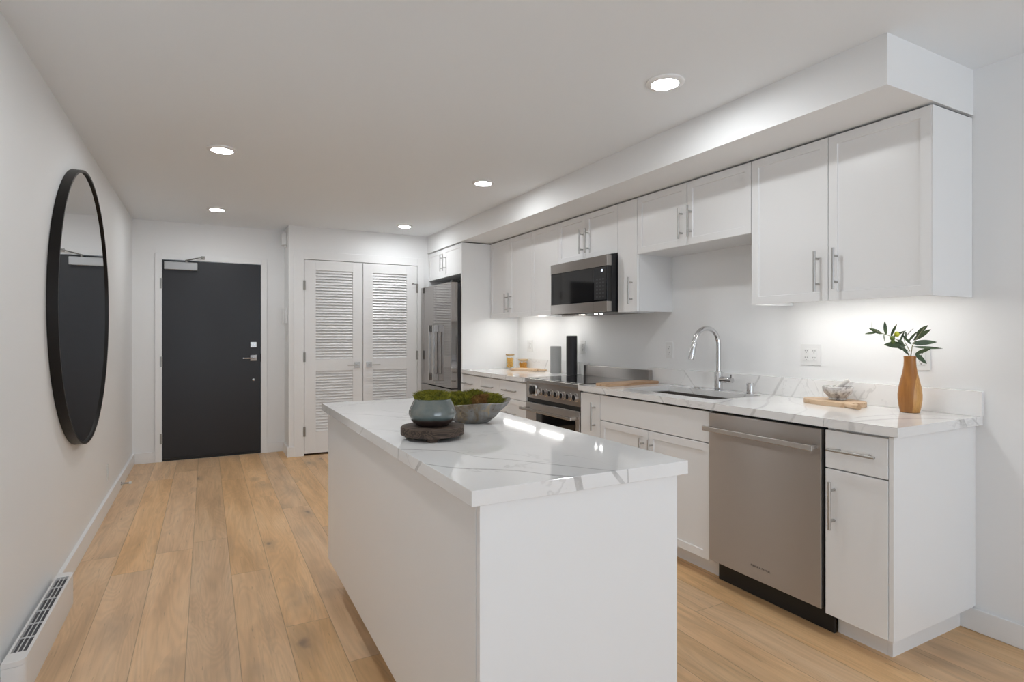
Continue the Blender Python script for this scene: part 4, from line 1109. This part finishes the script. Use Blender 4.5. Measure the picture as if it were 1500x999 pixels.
def leaf(b, tip_, l, wd, roll):
    """a narrow pointed leaf from b towards direction tip_"""
    d = Vector(tip_).normalized(); s_ = d.cross(-cf * math.cos(roll) + up * 0.3 * math.sin(roll) + cr * math.sin(roll) * 0.5)
    if s_.length < 1e-3: s_ = d.cross(up)
    s_.normalize(); nrm = s_.cross(d).normalized()
    mb_ = MB(); rows = []
    for i in range(8):
        f_ = i / 7; ww = wd * (math.sin(PI * f_ ** 0.85) ** 0.8 if 0 < f_ < 1 else 0.0)
        c = Vector(b) + d * l * f_ + nrm * (0.10 * l * f_ * f_) + up * (-0.05 * l * f_ * f_)
        th_ = 0.0005
        rows.append([mb_.bm.verts.new(c - s_ * (ww + 0.0003)), mb_.bm.verts.new(c + nrm * 0.0010), mb_.bm.verts.new(c + s_ * (ww + 0.0003)), mb_.bm.verts.new(c - nrm * th_)])
    for i in range(7):
        for k in range(4): mb_.bm.faces.new((rows[i][k], rows[i][(k + 1) % 4], rows[i + 1][(k + 1) % 4], rows[i + 1][k]))
    mb_.bm.faces.new(rows[0]); mb_.bm.faces.new(rows[-1][::-1])
    part('leaf', mb_, M['leaf'], sprig, smooth=60)
s1 = [at(0, -0.06), at(-0.004, 0.0), at(-0.020, 0.040, 0.01), at(-0.055, 0.070, 0.0), at(-0.100, 0.090, -0.01), at(-0.150, 0.104, -0.02), at(-0.172, 0.112, -0.02)]
s2 = [at(0.004, -0.06), at(0.004, 0.0), at(0.004, 0.045, -0.01), at(0.020, 0.085, -0.02), at(0.045, 0.118, -0.02), at(0.052, 0.130, -0.02)]
s3 = [at(0.000, 0.02), at(-0.012, 0.060, 0.015), at(-0.016, 0.090, 0.02)]
part('stem', MB().tube(s1, [0.0022, 0.0022, 0.002, 0.0017, 0.0014, 0.0011, 0.0008], 8).tube(s2, [0.0022, 0.0022, 0.002, 0.0015, 0.001, 0.0008], 8).tube(s3, [0.0018, 0.0014, 0.001], 8), M['twig'], sprig)
LV = [  # base (u, v), direction (u, v), length, half width, roll
    (-0.125, 0.097, -0.90, 0.35, 0.075, 0.0060, 0.2), (-0.150, 0.104, -1.0, -0.10, 0.060, 0.0035, 1.1), (-0.172, 0.112, -0.05, 1.0, 0.045, 0.0022, 1.2),
    (-0.108, 0.093, -0.22, 1.0, 0.062, 0.0065, 0.1), (-0.088, 0.085, 0.20, 1.0, 0.060, 0.0055, 0.4), (-0.080, 0.083, 0.70, 0.62, 0.055, 0.0040, 0.8),
    (-0.118, 0.096, -0.35, -0.85, 0.035, 0.0030, 0.9), (-0.140, 0.102, -0.8, 0.45, 0.040, 0.0035, 0.7),
    (-0.020, 0.045, -1.0, 0.10, 0.105, 0.0105, 0.0), (-0.010, 0.020, -0.92, 0.45, 0.090, 0.0060, 0.5), (-0.006, 0.004, -0.80, 0.55, 0.080, 0.0050, 0.5),
    (-0.030, 0.055, -0.9, 0.30, 0.060, 0.0060, 0.3), (-0.016, 0.085, -0.70, 0.45, 0.050, 0.0070, 0.3), (-0.016, 0.090, 0.25, 0.95, 0.040, 0.0060, 0.9),
    (0.006, 0.055, 1.0, 0.12, 0.090, 0.0085, 0.1), (0.012, 0.068, 0.72, 0.72, 0.078, 0.0085, 0.1), (0.025, 0.092, 0.62, 0.80, 0.060, 0.0075, 0.2),
    (0.010, 0.040, 1.0, -0.06, 0.100, 0.0045, 0.7), (0.020, 0.008, 0.85, 0.50, 0.062, 0.0060, 0.4), (0.030, 0.012, 0.9, 0.35, 0.045, 0.0050, 0.6),
(-0.012, 0.060, 0.5, 0.85, 0.060, 0.0050, 0.8), (0.004, 0.050, -0.55, 0.60, 0.060, 0.0055, 0.5),
    (-0.045, 0.064, 0.2, 0.9, 0.045, 0.0045, 0.6)]
for (u_, v_, du, dv, l, wd_, ro) in LV:
    leaf(at(u_, v_, -0.004), cr * du + up * dv + cf * (-0.25 + 0.35 * math.sin(u_ * 500)), l * 1.06, wd_ * 1.35, ro)
leaf(at(0.004, 0.012, -0.027), cr * 0.62 - up * 0.72 - cf * 0.22, 0.060, 0.0105, 0.1)
for (u_, v_, m_, r_) in ((-0.066, 0.096, 'oliveyellow', 0.0105), (-0.086, 0.078, 'olive', 0.0100), (-0.084, 0.062, 'olive', 0.0090)):
    b = MB(); c = at(u_, v_, -0.012)
    b.lathe([(r_ * math.sin(PI * k / 12) + 0.0002, -r_ * 1.15 * math.cos(PI * k / 12)) for k in range(13)], c, 24)
    part('olive', b, M[m_], sprig, 'yellow green olive' if m_ == 'oliveyellow' else None)
